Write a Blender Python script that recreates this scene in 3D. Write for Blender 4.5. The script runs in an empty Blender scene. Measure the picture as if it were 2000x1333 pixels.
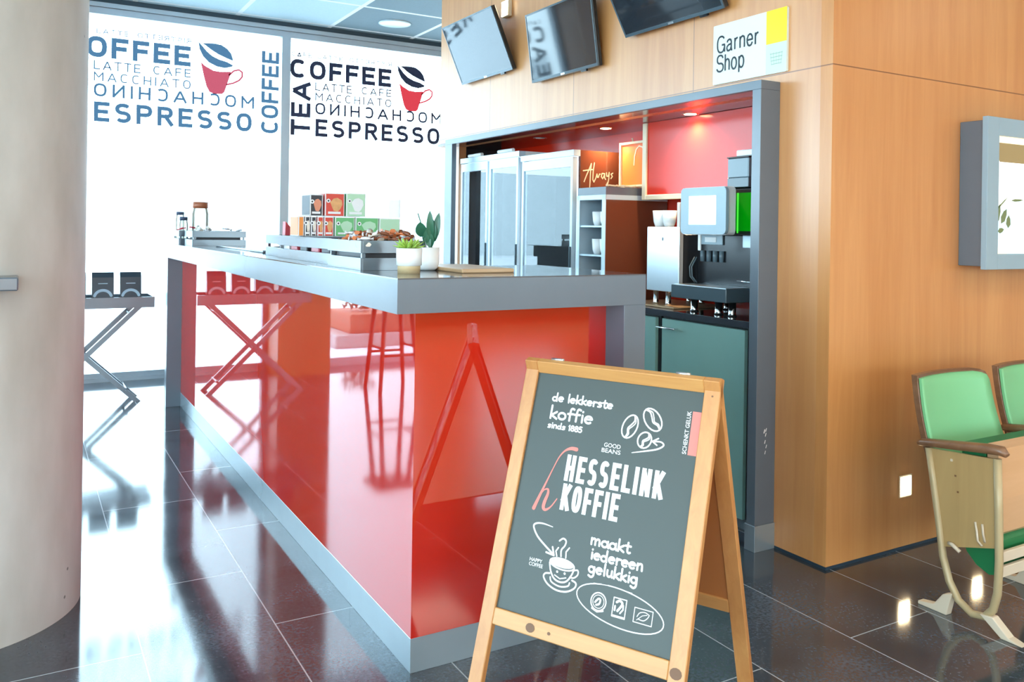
import bpy, bmesh, math, random
from mathutils import Vector, Matrix
from mathutils.geometry import delaunay_2d_cdt
random.seed(7)
S = bpy.context.scene
C = S.collection
R = math.radians

# ------------------------------------------------------------------ camera
cam = bpy.data.cameras.new('camera'); camo = bpy.data.objects.new('camera', cam); C.objects.link(camo)
cam.sensor_width = 36.0; cam.sensor_fit = 'HORIZONTAL'
cam.lens = 36.0 * 1655.0 / 2000.0
cam.shift_y = -(666.5 - 447.0) / 2000.0
cam.clip_start = 0.02; cam.clip_end = 300
yaw = math.atan2(1000 - 42, 1655.0)
Vd = Vector((math.sin(yaw), math.cos(yaw), 0)); Rd = Vector((math.cos(yaw), -math.sin(yaw), 0)); Ud = Vector((0, 0, 1))
rr = R(0.86)
ax = math.cos(rr) * Rd + math.sin(rr) * Ud
ay = -math.sin(rr) * Rd + math.cos(rr) * Ud
Mx = Matrix((ax, ay, -Vd)).transposed().to_4x4(); Mx.translation = Vector((0, 0, 1.35))
camo.matrix_world = Mx
S.camera = camo

# ------------------------------------------------------------------ view, world
S.view_settings.view_transform = 'Standard'; S.view_settings.look = 'None'
S.view_settings.gamma = 1.0; S.view_settings.use_curve_mapping = False
S.view_settings.exposure = 0.12
W = bpy.data.worlds.new('World'); S.world = W; W.use_nodes = True
bg = W.node_tree.nodes['Background']; bg.inputs[0].default_value = (0.60, 0.86, 1.0, 1); bg.inputs[1].default_value = 9.5

# ------------------------------------------------------------------ materials
def nt(m):
    m.use_nodes = True
    return m.node_tree, m.node_tree.nodes, m.node_tree.links
def setp(b, **k):
    for n, v in k.items():
        n = n.replace('_', ' ')
        if n in b.inputs: b.inputs[n].default_value = v
def mat(name, col, rough=0.5, metal=0.0, ior=1.5, var=0.06, scale=8.0, emit=None, es=0.0, coat=0.0, bump=0.0):
    m = bpy.data.materials.new(name); t, N, L = nt(m); b = N['Principled BSDF']
    setp(b, Roughness=rough, Metallic=metal, IOR=ior, Coat_Weight=coat, Coat_Roughness=0.05)
    tc = N.new('ShaderNodeTexCoord'); nz = N.new('ShaderNodeTexNoise'); nz.inputs['Scale'].default_value = scale
    nz.inputs['Detail'].default_value = 4
    L.new(tc.outputs['Object'], nz.inputs['Vector'])
    mr = N.new('ShaderNodeMapRange'); mr.inputs[3].default_value = 1 - var; mr.inputs[4].default_value = 1 + var
    L.new(nz.outputs[0], mr.inputs[0])
    mx = N.new('ShaderNodeVectorMath'); mx.operation = 'SCALE'; mx.inputs[0].default_value = col[:3]
    L.new(mr.outputs[0], mx.inputs['Scale']); L.new(mx.outputs[0], b.inputs['Base Color'])
    if bump:
        bp = N.new('ShaderNodeBump'); bp.inputs['Strength'].default_value = bump; bp.inputs['Distance'].default_value = 0.002
        L.new(nz.outputs[0], bp.inputs['Height']); L.new(bp.outputs[0], b.inputs['Normal'])
    if emit:
        b.inputs['Emission Color'].default_value = (*emit, 1); b.inputs['Emission Strength'].default_value = es
    return m
def wood(name, c1, c2, rough=0.3, axis=2, grain=26.0, stretch=0.05, ior=1.6, seams=None, knots=False):
    """grain runs along axis; seams = (axis, period, offset) lists of thin dark joints"""
    m = bpy.data.materials.new(name); t, N, L = nt(m); b = N['Principled BSDF']
    setp(b, Roughness=rough, IOR=ior)
    tc = N.new('ShaderNodeTexCoord'); mp = N.new('ShaderNodeMapping')
    sc = [1, 1, 1]; sc[axis] = stretch; mp.inputs['Scale'].default_value = sc
    L.new(tc.outputs['Object'], mp.inputs[0])
    n1 = N.new('ShaderNodeTexNoise'); n1.inputs['Scale'].default_value = grain; n1.inputs['Detail'].default_value = 6; n1.inputs['Roughness'].default_value = 0.6
    n1.inputs['Distortion'].default_value = 0.6
    L.new(mp.outputs[0], n1.inputs['Vector'])
    n2 = N.new('ShaderNodeTexNoise'); n2.inputs['Scale'].default_value = grain * 0.12; n2.inputs['Detail'].default_value = 2
    L.new(mp.outputs[0], n2.inputs['Vector'])
    ad = N.new('ShaderNodeMath'); ad.operation = 'ADD'; L.new(n1.outputs[0], ad.inputs[0]); L.new(n2.outputs[0], ad.inputs[1])
    mr = N.new('ShaderNodeMapRange'); mr.inputs[1].default_value = 0.7; mr.inputs[2].default_value = 1.3
    L.new(ad.outputs[0], mr.inputs[0])
    mx = N.new('ShaderNodeMix'); mx.data_type = 'RGBA'; mx.inputs[6].default_value = (*c1, 1); mx.inputs[7].default_value = (*c2, 1)
    L.new(mr.outputs[0], mx.inputs[0]); out = mx.outputs[2]
    for (a, per, off) in (seams or []):
        sp = N.new('ShaderNodeSeparateXYZ'); L.new(tc.outputs['Object'], sp.inputs[0])
        s1 = N.new('ShaderNodeMath'); s1.operation = 'SUBTRACT'; s1.inputs[1].default_value = off; L.new(sp.outputs[a], s1.inputs[0])
        s2 = N.new('ShaderNodeMath'); s2.operation = 'PINGPONG'; s2.inputs[1].default_value = per / 2; L.new(s1.outputs[0], s2.inputs[0])
        s3 = N.new('ShaderNodeMath'); s3.operation = 'LESS_THAN'; s3.inputs[1].default_value = 0.0025; L.new(s2.outputs[0], s3.inputs[0])
        m2 = N.new('ShaderNodeMix'); m2.data_type = 'RGBA'; m2.inputs[7].default_value = (c1[0] * 0.45, c1[1] * 0.4, c1[2] * 0.4, 1)
        L.new(s3.outputs[0], m2.inputs[0]); L.new(out, m2.inputs[6]); out = m2.outputs[2]
    L.new(out, b.inputs['Base Color'])
    return m
def pane(name, tint, ior=1.5, rough=0.0, body=None, bodyfac=0.0):
    """thin glass: clear film plus fresnel reflection"""
    m = bpy.data.materials.new(name); t, N, L = nt(m); N.remove(N['Principled BSDF']); o = N['Material Output']
    tr = N.new('ShaderNodeBsdfTransparent'); tr.inputs[0].default_value = (*tint, 1)
    gl = N.new('ShaderNodeBsdfGlossy'); gl.inputs['Roughness'].default_value = rough; gl.inputs[0].default_value = (1, 1, 1, 1)
    fr = N.new('ShaderNodeFresnel'); fr.inputs[0].default_value = ior
    mx = N.new('ShaderNodeMixShader'); L.new(fr.outputs[0], mx.inputs[0])
    src = tr
    if body:
        df = N.new('ShaderNodeBsdfDiffuse'); df.inputs[0].default_value = (*body, 1)
        m2 = N.new('ShaderNodeMixShader'); m2.inputs[0].default_value = bodyfac; L.new(tr.outputs[0], m2.inputs[1]); L.new(df.outputs[0], m2.inputs[2]); src = m2
    L.new(src.outputs[0], mx.inputs[1]); L.new(gl.outputs[0], mx.inputs[2]); L.new(mx.outputs[0], o.inputs[0])
    return m

def floor_mat():
    m = bpy.data.materials.new('floor_granite'); t, N, L = nt(m); b = N['Principled BSDF']
    tc = N.new('ShaderNodeTexCoord'); sp = N.new('ShaderNodeSeparateXYZ'); L.new(tc.outputs['Object'], sp.inputs[0])
    cb = N.new('ShaderNodeCombineXYZ')
    a1 = N.new('ShaderNodeMath'); a1.operation = 'ADD'; a1.inputs[1].default_value = 20 - 2.372; L.new(sp.outputs[1], a1.inputs[0])
    a2 = N.new('ShaderNodeMath'); a2.operation = 'ADD'; a2.inputs[1].default_value = 20 * 0.4134 - 0.7600; L.new(sp.outputs[0], a2.inputs[0])
    L.new(a1.outputs[0], cb.inputs[0]); L.new(a2.outputs[0], cb.inputs[1])
    br = N.new('ShaderNodeTexBrick'); br.offset = 0.5; br.inputs['Scale'].default_value = 1.0
    br.inputs['Brick Width'].default_value = 1.0; br.inputs['Row Height'].default_value = 0.4134
    br.inputs['Mortar Size'].default_value = 0.0022; br.inputs['Mortar Smooth'].default_value = 0.1
    br.inputs['Color1'].default_value = (0.036, 0.044, 0.056, 1); br.inputs['Color2'].default_value = (0.055, 0.066, 0.082, 1)
    br.inputs['Mortar'].default_value = (0.42, 0.44, 0.46, 1)
    L.new(cb.outputs[0], br.inputs['Vector'])
    nz = N.new('ShaderNodeTexNoise'); nz.inputs['Scale'].default_value = 90; nz.inputs['Detail'].default_value = 5; L.new(tc.outputs['Object'], nz.inputs['Vector'])
    n2 = N.new('ShaderNodeTexNoise'); n2.inputs['Scale'].default_value = 3; n2.inputs['Detail'].default_value = 5; L.new(tc.outputs['Object'], n2.inputs['Vector'])
    ad = N.new('ShaderNodeMath'); ad.operation = 'MULTIPLY'; L.new(nz.outputs[0], ad.inputs[0]); L.new(n2.outputs[0], ad.inputs[1])
    mr = N.new('ShaderNodeMapRange'); mr.inputs[1].default_value = 0.1; mr.inputs[2].default_value = 0.45; mr.inputs[3].default_value = 0.45; mr.inputs[4].default_value = 1.9
    L.new(ad.outputs[0], mr.inputs[0])
    sc = N.new('ShaderNodeVectorMath'); sc.operation = 'SCALE'; L.new(br.outputs[0], sc.inputs[0]); L.new(mr.outputs[0], sc.inputs['Scale'])
    mx = N.new('ShaderNodeMix'); mx.data_type = 'RGBA'; L.new(br.outputs[1], mx.inputs[0]); L.new(sc.outputs[0], mx.inputs[6]); mx.inputs[7].default_value = (0.42, 0.44, 0.46, 1)
    L.new(mx.outputs[2], b.inputs['Base Color'])
    rm = N.new('ShaderNodeMapRange'); rm.inputs[3].default_value = 0.05; rm.inputs[4].default_value = 0.13; L.new(n2.outputs[0], rm.inputs[0])
    L.new(rm.outputs[0], b.inputs['Roughness']); b.inputs['IOR'].default_value = 1.92
    return m
def ceil_mat():
    m = bpy.data.materials.new('ceiling_tiles'); t, N, L = nt(m); b = N['Principled BSDF']; setp(b, Roughness=0.75)
    tc = N.new('ShaderNodeTexCoord'); sp = N.new('ShaderNodeSeparateXYZ'); L.new(tc.outputs['Object'], sp.inputs[0])
    def line(ch, off, per, wd):
        a = N.new('ShaderNodeMath'); a.operation = 'SUBTRACT'; a.inputs[1].default_value = off; L.new(sp.outputs[ch], a.inputs[0])
        p = N.new('ShaderNodeMath'); p.operation = 'PINGPONG'; p.inputs[1].default_value = per / 2; L.new(a.outputs[0], p.inputs[0])
        q = N.new('ShaderNodeMath'); q.operation = 'LESS_THAN'; q.inputs[1].default_value = wd; L.new(p.outputs[0], q.inputs[0]); return q
    l1 = line(0, 2.515, 0.85, 0.02); l2 = line(1, 6.965, 0.85, 0.02)
    mxx = N.new('ShaderNodeMath'); mxx.operation = 'MAXIMUM'; L.new(l1.outputs[0], mxx.inputs[0]); L.new(l2.outputs[0], mxx.inputs[1])
    nz = N.new('ShaderNodeTexNoise'); nz.inputs['Scale'].default_value = 60; L.new(tc.outputs['Object'], nz.inputs['Vector'])
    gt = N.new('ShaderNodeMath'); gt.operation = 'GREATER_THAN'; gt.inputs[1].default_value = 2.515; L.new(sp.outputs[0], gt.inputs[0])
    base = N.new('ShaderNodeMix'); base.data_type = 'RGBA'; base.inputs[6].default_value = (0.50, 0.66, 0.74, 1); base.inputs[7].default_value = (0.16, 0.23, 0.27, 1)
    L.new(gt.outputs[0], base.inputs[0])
    mr = N.new('ShaderNodeMapRange'); mr.inputs[3].default_value = 0.92; mr.inputs[4].default_value = 1.08; L.new(nz.outputs[0], mr.inputs[0])
    sc = N.new('ShaderNodeVectorMath'); sc.operation = 'SCALE'; L.new(base.outputs[2], sc.inputs[0]); L.new(mr.outputs[0], sc.inputs['Scale'])
    mx = N.new('ShaderNodeMix'); mx.data_type = 'RGBA'; L.new(mxx.outputs[0], mx.inputs[0]); L.new(sc.outputs[0], mx.inputs[6]); mx.inputs[7].default_value = (0.8, 0.85, 0.88, 1)
    L.new(mx.outputs[2], b.inputs['Base Color']); return m
def concrete_mat():
    m = bpy.data.materials.new('concrete'); t, N, L = nt(m); b = N['Principled BSDF']; setp(b, Roughness=0.7)
    tc = N.new('ShaderNodeTexCoord'); mp = N.new('ShaderNodeMapping'); mp.inputs['Scale'].default_value = (1, 1, 0.35); L.new(tc.outputs['Object'], mp.inputs[0])
    n1 = N.new('ShaderNodeTexNoise'); n1.inputs['Scale'].default_value = 5; n1.inputs['Detail'].default_value = 7; L.new(mp.outputs[0], n1.inputs['Vector'])
    cr = N.new('ShaderNodeValToRGB'); e = cr.color_ramp.elements
    e[0].position = 0.3; e[0].color = (0.44, 0.405, 0.36, 1); e[1].position = 0.68; e[1].color = (0.60, 0.57, 0.53, 1)
    L.new(n1.outputs[0], cr.inputs[0])
    vo = N.new('ShaderNodeTexVoronoi'); vo.inputs['Scale'].default_value = 9; L.new(tc.outputs['Object'], vo.inputs['Vector'])
    lt = N.new('ShaderNodeMath'); lt.operation = 'LESS_THAN'; lt.inputs[1].default_value = 0.05; L.new(vo.outputs['Distance'], lt.inputs[0])
    n3 = N.new('ShaderNodeTexNoise'); n3.inputs['Scale'].default_value = 3; L.new(tc.outputs['Object'], n3.inputs['Vector'])
    g3 = N.new('ShaderNodeMath'); g3.operation = 'GREATER_THAN'; g3.inputs[1].default_value = 0.56; L.new(n3.outputs[0], g3.inputs[0])
    ml = N.new('ShaderNodeMath'); ml.operation = 'MULTIPLY'; L.new(lt.outputs[0], ml.inputs[0]); L.new(g3.outputs[0], ml.inputs[1])
    mx = N.new('ShaderNodeMix'); mx.data_type = 'RGBA'; L.new(ml.outputs[0], mx.inputs[0]); L.new(cr.outputs[0], mx.inputs[6]); mx.inputs[7].default_value = (0.2, 0.19, 0.17, 1)
    L.new(mx.outputs[2], b.inputs['Base Color'])
    bp = N.new('ShaderNodeBump'); bp.inputs['Strength'].default_value = 0.25; bp.inputs['Distance'].default_value = 0.01; L.new(n1.outputs[0], bp.inputs['Height']); L.new(bp.outputs[0], b.inputs['Normal'])
    return m

M = {}
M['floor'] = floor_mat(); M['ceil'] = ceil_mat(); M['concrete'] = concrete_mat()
WC1, WC2 = (0.56, 0.215, 0.058), (0.68, 0.305, 0.10)
M['panel_x'] = wood('wood_panel_niche_wall', WC1, WC2, 0.36, 2, 22, 0.06, 2.0, seams=[(2, 20.0, 2.03), (1, 1.03, 4.143)])
M['panel_y'] = wood('wood_panel_side_wall', WC1, WC2, 0.32, 2, 22, 0.06, seams=[(2, 20.0, 2.03)])
M['panel'] = wood('wood_panel', WC1, WC2, 0.35, 2, 22, 0.06)
M['parquet'] = wood('parquet', (0.55, 0.27, 0.10), (0.68, 0.38, 0.16), 0.3, 1, 18, 0.08, seams=[(0, 0.14, 0.0)])
M['grey'] = mat('grey_laminate', (0.105, 0.128, 0.155), 0.27, ior=1.7)
M['greytop'] = mat('polished_grey_top', (0.10, 0.105, 0.115), 0.08, ior=1.6)
M['plinth'] = mat('plinth_metal', (0.36, 0.42, 0.46), 0.25, 0.55)
M['red'] = mat('red_glass', (0.52, 0.012, 0.005), 0.02, ior=2.1, var=0.03, scale=2)
M['redwall'] = mat('red_gloss_wall', (0.62, 0.022, 0.006), 0.16, ior=1.45, var=0.03, scale=2)
M['frame_al'] = mat('window_aluminium', (0.44, 0.50, 0.56), 0.35, 0.3)
M['darkline'] = mat('dark_gasket', (0.02, 0.04, 0.06), 0.5)
M['glass'] = pane('window_glass', (0.98, 0.99, 1.0), 1.2)
M['decal'] = mat('navy_decal', (0.012, 0.02, 0.065), 0.6)
M['decalred'] = mat('red_decal', (0.62, 0.03, 0.05), 0.6, emit=(1.0, 0.06, 0.10), es=0.0)
M['decal_glare'] = pane('glare_blue_film', (0.016, 0.028, 0.042), 1.02, 0.3)  # paler copy of the navy decal, window glare put into its tint
M['decalred_glare'] = pane('glare_red_film', (0.11, 0.015, 0.020), 1.02, 0.3)  # red cup print, faded by glare put into its tint
M['decalcup'] = pane('red_cup_film', (0.13, 0.0075, 0.009), 1.02, 0.3)
M['black'] = mat('black_plastic', (0.012, 0.014, 0.018), 0.25)
M['blacksoft'] = mat('black_matt', (0.02, 0.024, 0.03), 0.5)
M['screen'] = mat('screen_glass', (0.02, 0.024, 0.03), 0.05, ior=1.62, var=0.01)
M['steel'] = mat('brushed_steel', (0.62, 0.68, 0.72), 0.28, 0.9, var=0.03)
M['chrome'] = mat('chrome', (0.8, 0.8, 0.8), 0.1, 1.0)
M['white'] = mat('white_plastic', (0.8, 0.8, 0.8), 0.35)
M['whitec'] = mat('white_ceramic', (0.82, 0.81, 0.80), 0.2)
M['lightblue'] = mat('pale_blue_metal', (0.52, 0.64, 0.72), 0.3, 0.2)
M['teal'] = mat('teal_laminate', (0.24, 0.43, 0.38), 0.3, ior=1.5)
M['worktop'] = mat('dark_worktop', (0.035, 0.04, 0.05), 0.08, ior=1.6)
M['brown'] = mat('brown_gloss', (0.16, 0.045, 0.022), 0.12, ior=1.5)
M['crate'] = mat('slate_crate', (0.085, 0.108, 0.135), 0.22, ior=2.2)
M['pine'] = wood('pine_frame', (0.48, 0.185, 0.05), (0.62, 0.29, 0.09), 0.4, 2, 40, 0.07)
M['pine_x'] = wood('pine_rail', (0.52, 0.22, 0.06), (0.64, 0.32, 0.10), 0.4, 0, 40, 0.07)
M['orangeboard'] = mat('orange_hardboard', (0.42, 0.14, 0.035), 0.5)
M['slate'] = mat('chalkboard_grey', (0.054, 0.063, 0.056), 0.45, var=0.03)
M['chalk'] = mat('white_print', (0.85, 0.85, 0.84), 0.6)
M['coral'] = mat('coral_print', (0.80, 0.21, 0.17), 0.6)
M['knot'] = mat('wood_knot', (0.17, 0.07, 0.025), 0.5)
M['mint'] = mat('mint_vinyl', (0.20, 0.52, 0.235), 0.4, var=0.05, scale=3)
M['deepgreen'] = mat('green_cushion', (0.012, 0.16, 0.05), 0.45)
M['oldwood'] = wood('worn_brown_wood', (0.15, 0.065, 0.03), (0.27, 0.13, 0.06), 0.3, 0, 30, 0.1)
M['ply'] = wood('chair_plywood', (0.40, 0.24, 0.09), (0.50, 0.32, 0.13), 0.35, 2, 18, 0.1)
M['ply2'] = wood('seat_plywood', (0.60, 0.34, 0.17), (0.70, 0.42, 0.23), 0.3, 0, 18, 0.1)
M['beige'] = mat('beige_metal', (0.46, 0.34, 0.18), 0.35, 0.1)
M['cream'] = mat('cream_metal', (0.66, 0.54, 0.40), 0.4)
M['sign'] = mat('sign_white', (0.74, 0.79, 0.73), 0.3, var=0.02)
M['signgreen'] = mat('sign_pale_green', (0.60, 0.76, 0.58), 0.3, var=0.02)
M['yellow'] = mat('sign_yellow', (0.84, 0.68, 0.012), 0.3, var=0.02)
M['ink'] = mat('black_ink', (0.008, 0.014, 0.02), 0.5)
M['signline'] = mat('grey_green_ink', (0.32, 0.42, 0.33), 0.5)
M['lampglow'] = mat('lamp_glow', (1, 1, 1), 0.5, emit=(1.0, 0.80, 0.45), es=25)
M['wallglow'] = mat('wall_lamp_glow', (1, 1, 1), 0.5, emit=(1.0, 0.78, 0.46), es=32)
M['fillglow'] = mat('fill_panel_glow', (1, 1, 1), 0.5, emit=(1.0, 0.86, 0.68), es=6.5)  # glow of the unseen fill panels added overhead
M['fridgeglow'] = mat('fridge_lining_glow', (0.8, 0.88, 0.92), 0.4, emit=(0.82, 0.94, 1.0), es=2.2)  # lining glows by itself, added to whiten the fridge interiors
M['tabletglow'] = mat('tablet_screen_glow', (0.8, 0.9, 0.9), 0.3, emit=(0.88, 0.98, 1.0), es=1.1)
M['greenglow'] = mat('green_lit_panel', (0.0, 0.15, 0.0), 0.2, emit=(0.0, 0.33, 0.005), es=0.42)
M['greenline'] = mat('green_lit_strip', (0.0, 0.3, 0.0), 0.3, emit=(0.08, 0.9, 0.06), es=0.9)
M['smoke'] = mat('smoked_hopper', (0.12, 0.17, 0.20), 0.12, ior=1.5)
M['smoke2'] = mat('smoked_hopper_lower', (0.07, 0.10, 0.12), 0.15)
M['greyblue'] = mat('grey_blue_bezel', (0.30, 0.40, 0.46), 0.3)
M['goldframe'] = mat('cream_gold_frame', (0.72, 0.58, 0.40), 0.35)
M['orangecard'] = mat('orange_card', (0.80, 0.16, 0.035), 0.4, var=0.12, scale=6)
M['leaf'] = mat('dark_leaf', (0.022, 0.105, 0.055), 0.3, var=0.25, scale=30)
M['succ'] = mat('lime_succulent', (0.30, 0.47, 0.07), 0.4, var=0.3, scale=40)
M['soil'] = mat('soil', (0.05, 0.035, 0.02), 0.9)
M['beigewood'] = wood('pot_wood', (0.52, 0.36, 0.18), (0.62, 0.46, 0.26), 0.5, 0, 60, 0.1)
M['board'] = wood('serving_board', (0.48, 0.28, 0.14), (0.60, 0.38, 0.2), 0.35, 0, 60, 0.1)
M['boxwhite'] = mat('carton_white', (0.74, 0.72, 0.72), 0.5)
M['boxgreen'] = mat('carton_green', (0.13, 0.42, 0.15), 0.45)
M['boxlight'] = mat('carton_pale_green', (0.42, 0.62, 0.42), 0.45)
M['boxred'] = mat('carton_red', (0.62, 0.05, 0.025), 0.45)
M['boxorange'] = mat('carton_orange', (0.78, 0.25, 0.04), 0.45)
M['boxblack'] = mat('carton_black', (0.03, 0.025, 0.03), 0.45)
M['fruit'] = mat('printed_fruit', (0.66, 0.32, 0.12), 0.5, var=0.3, scale=60)
M['wrap_b'] = mat('brown_wrapper', (0.20, 0.06, 0.025), 0.25)
M['wrap_o'] = mat('orange_wrapper', (0.60, 0.16, 0.05), 0.25)
M['wrap_c'] = mat('cream_wrapper', (0.72, 0.62, 0.52), 0.3)
M['wrap_r'] = mat('red_wrapper', (0.55, 0.05, 0.07), 0.3)
M['wrap_s'] = mat('silver_wrapper', (0.75, 0.72, 0.74), 0.25, 0.4)
M['jar'] = pane('jar_glass', (0.86, 0.90, 0.88), 1.45, body=(0.9, 0.82, 0.66), bodyfac=0.35)
M['bottle'] = pane('bottle_glass', (0.55, 0.62, 0.50), 1.45, body=(0.25, 0.25, 0.16), bodyfac=0.85)
M['amber'] = mat('amber_lid', (0.36, 0.10, 0.04), 0.4)
M['navy'] = mat('dark_blue_lid', (0.03, 0.045, 0.09), 0.4)
M['bag'] = mat('dark_coffee_bag', (0.022, 0.032, 0.045), 0.25)
M['bagarc'] = mat('pale_bag_print', (0.35, 0.42, 0.48), 0.4)
M['fridgeglass'] = pane('fridge_glass', (0.93, 0.97, 1.0), 1.8)
M['stone'] = mat('grey_stone', (0.36, 0.37, 0.36), 0.4, var=0.2, scale=14)
M['pave'] = mat('pavement', (0.72, 0.74, 0.77), 0.8)
M['paleblock'] = mat('pale_facade', (0.62, 0.66, 0.68), 0.7)
M['sienna'] = mat('corten_planter', (0.40, 0.13, 0.06), 0.6)
M['foliage'] = mat('outdoor_leaves', (0.06, 0.14, 0.06), 0.6)
M['plaster'] = mat('plaster', (0.62, 0.58, 0.52), 0.8)
M['stoolwood'] = wood('stool_wood', (0.16, 0.06, 0.03), (0.25, 0.10, 0.05), 0.35, 2, 30, 0.1)
M['pink'] = mat('pink_trim', (0.66, 0.42, 0.32), 0.4)
M['picsky'] = mat('lit_print_sky', (0.5, 0.7, 0.8), 0.2, emit=(0.70, 0.88, 0.95), es=0.75)
M['picwhite'] = mat('lit_print_white', (0.8, 0.8, 0.8), 0.2, emit=(0.95, 1.0, 0.98), es=0.85)
M['picyellow'] = mat('lit_print_yellow', (0.7, 0.5, 0.25), 0.2, emit=(0.9, 0.62, 0.25), es=0.65)
M['piccream'] = mat('lit_print_cream', (0.8, 0.7, 0.5), 0.2, emit=(1.0, 0.86, 0.6), es=0.75)
M['picbrown'] = mat('lit_print_brown', (0.25, 0.18, 0.08), 0.2, emit=(0.30, 0.20, 0.07), es=0.5)
M['picleaf'] = mat('lit_print_leaf', (0.12, 0.15, 0.06), 0.2, emit=(0.16, 0.20, 0.08), es=0.4)
M['picgrey'] = mat('lit_print_grey', (0.3, 0.33, 0.33), 0.2, emit=(0.36, 0.40, 0.38), es=0.5)

# ------------------------------------------------------------------ helpers
def origin(p):
    v = Vector((0, 0, 0))
    while p is not None:
        v += p.location; p = p.parent
    return v
class MB:
    def __init__(s): s.bm = bmesh.new()
    def box(s, x0, x1, y0, y1, z0, z1, bev=0.0, rz=0.0, seg=1):
        b = bmesh.new(); bmesh.ops.create_cube(b, size=1)
        cx, cy, cz = (x0 + x1) / 2, (y0 + y1) / 2, (z0 + z1) / 2
        m = Matrix.Translation((cx, cy, cz)) @ Matrix.Rotation(rz, 4, 'Z') @ Matrix.Diagonal((abs(x1 - x0), abs(y1 - y0), abs(z1 - z0), 1))
        b.transform(m)
        if bev: bmesh.ops.bevel(b, geom=list(b.edges), offset=bev, segments=seg, affect='EDGES', profile=0.5)
        s._add(b); return s
    def _add(s, b, mx=None):
        if mx is not None: b.transform(mx)
        me = bpy.data.meshes.new('t'); b.to_mesh(me); b.free(); s.bm.from_mesh(me); bpy.data.meshes.remove(me)
    def tube(s, pts, r, seg=10, cap=True, flat=None):
        """swept tube; r number or list; flat scales the second axis"""
        pts = [Vector(p) for p in pts]; n = len(pts); rs = r if isinstance(r, (list, tuple)) else [r] * n
        up = None; rings = []
        for i, p in enumerate(pts):
            t = (pts[min(i + 1, n - 1)] - pts[max(i - 1, 0)]).normalized()
            if up is None:
                up = Vector((0, 0, 1)) if abs(t.z) < 0.9 else Vector((0, 1, 0))
            a = t.cross(up).normalized(); bb = a.cross(t).normalized(); up = bb
            rings.append([s.bm.verts.new(p + (a * math.cos(2 * math.pi * k / seg) + bb * (flat or 1) * math.sin(2 * math.pi * k / seg)) * rs[i]) for k in range(seg)])
        for i in range(n - 1):
            for k in range(seg):
                f = s.bm.faces.new((rings[i][k], rings[i][(k + 1) % seg], rings[i + 1][(k + 1) % seg], rings[i + 1][k])); f.smooth = True
        if cap:
            s.bm.faces.new(rings[0][::-1]); s.bm.faces.new(rings[-1])
        return s
    def lathe(s, cx, cy, prof, seg=32, z=0.0):
        rings = []
        for (r, h) in prof:
            if r < 1e-5: rings.append([s.bm.verts.new((cx, cy, z + h))])
            else: rings.append([s.bm.verts.new((cx + r * math.cos(2 * math.pi * k / seg), cy + r * math.sin(2 * math.pi * k / seg), z + h)) for k in range(seg)])
        for a, b in zip(rings[:-1], rings[1:]):
            for k in range(seg):
                q = [a[k % len(a)], a[(k + 1) % len(a)], b[(k + 1) % len(b)], b[k % len(b)]]
                u = []
                for v in q:
                    if v not in u: u.append(v)
                if len(u) >= 3:
                    try: f = s.bm.faces.new(u); f.smooth = True
                    except ValueError: pass
        return s
    def prism(s, pts, ex):
        """planar polygon pts extruded by vector ex"""
        ex = Vector(ex); a = [s.bm.verts.new(Vector(p)) for p in pts]; b = [s.bm.verts.new(Vector(p) + ex) for p in pts]
        n = len(a); s.bm.faces.new(a); s.bm.faces.new(b[::-1])
        for i in range(n): s.bm.faces.new((a[i], b[i], b[(i + 1) % n], a[(i + 1) % n]))
        return s
    def stroke(s, pts, w, O, ux, uy, th=0.0008, closed=False, caps=True, square=False):
        """flat ribbon drawn in the plane O + x*ux + y*uy; the pieces are united when the mesh is built"""
        gid = getattr(s, 'gid', 0); key = (tuple(O), tuple(ux), tuple(uy), th + (gid % 9) * 1.2e-5, gid)
        if not hasattr(s, 'p2'): s.p2 = {}
        L = s.p2.setdefault(key, [])
        P = [Vector((a, b)) for a, b in pts]
        if closed: P.append(P[0])
        ws = w if isinstance(w, (list, tuple)) else [w] * len(P)
        n = len(P)
        for i in range(n - 1):
            d = P[i + 1] - P[i]
            if d.length < 1e-7: continue
            u = d.normalized(); nrm = Vector((-u.y, u.x)); a, b = P[i], P[i + 1]
            if square and (abs(u.x) < 1e-3 or abs(u.y) < 1e-3) and d.length > ws[i] * 0.3:
                if 0 < i: a = a - u * ws[i] / 2
                if i < n - 2: b = b + u * ws[i] / 2
            L.append([a - nrm * ws[i] / 2, b - nrm * ws[i + 1] / 2, b + nrm * ws[i + 1] / 2, a + nrm * ws[i] / 2])
        for i, p in enumerate(P):
            if not caps and i in (0, n - 1): continue
            if square and 0 < i < n - 1 and (P[i] - P[i - 1]).angle(P[i + 1] - P[i], 0) > 0.75: continue
            L.append([p + Vector((math.cos(k * math.pi / 5), math.sin(k * math.pi / 5))) * ws[i] / 2 for k in range(10)])
        return s
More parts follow.
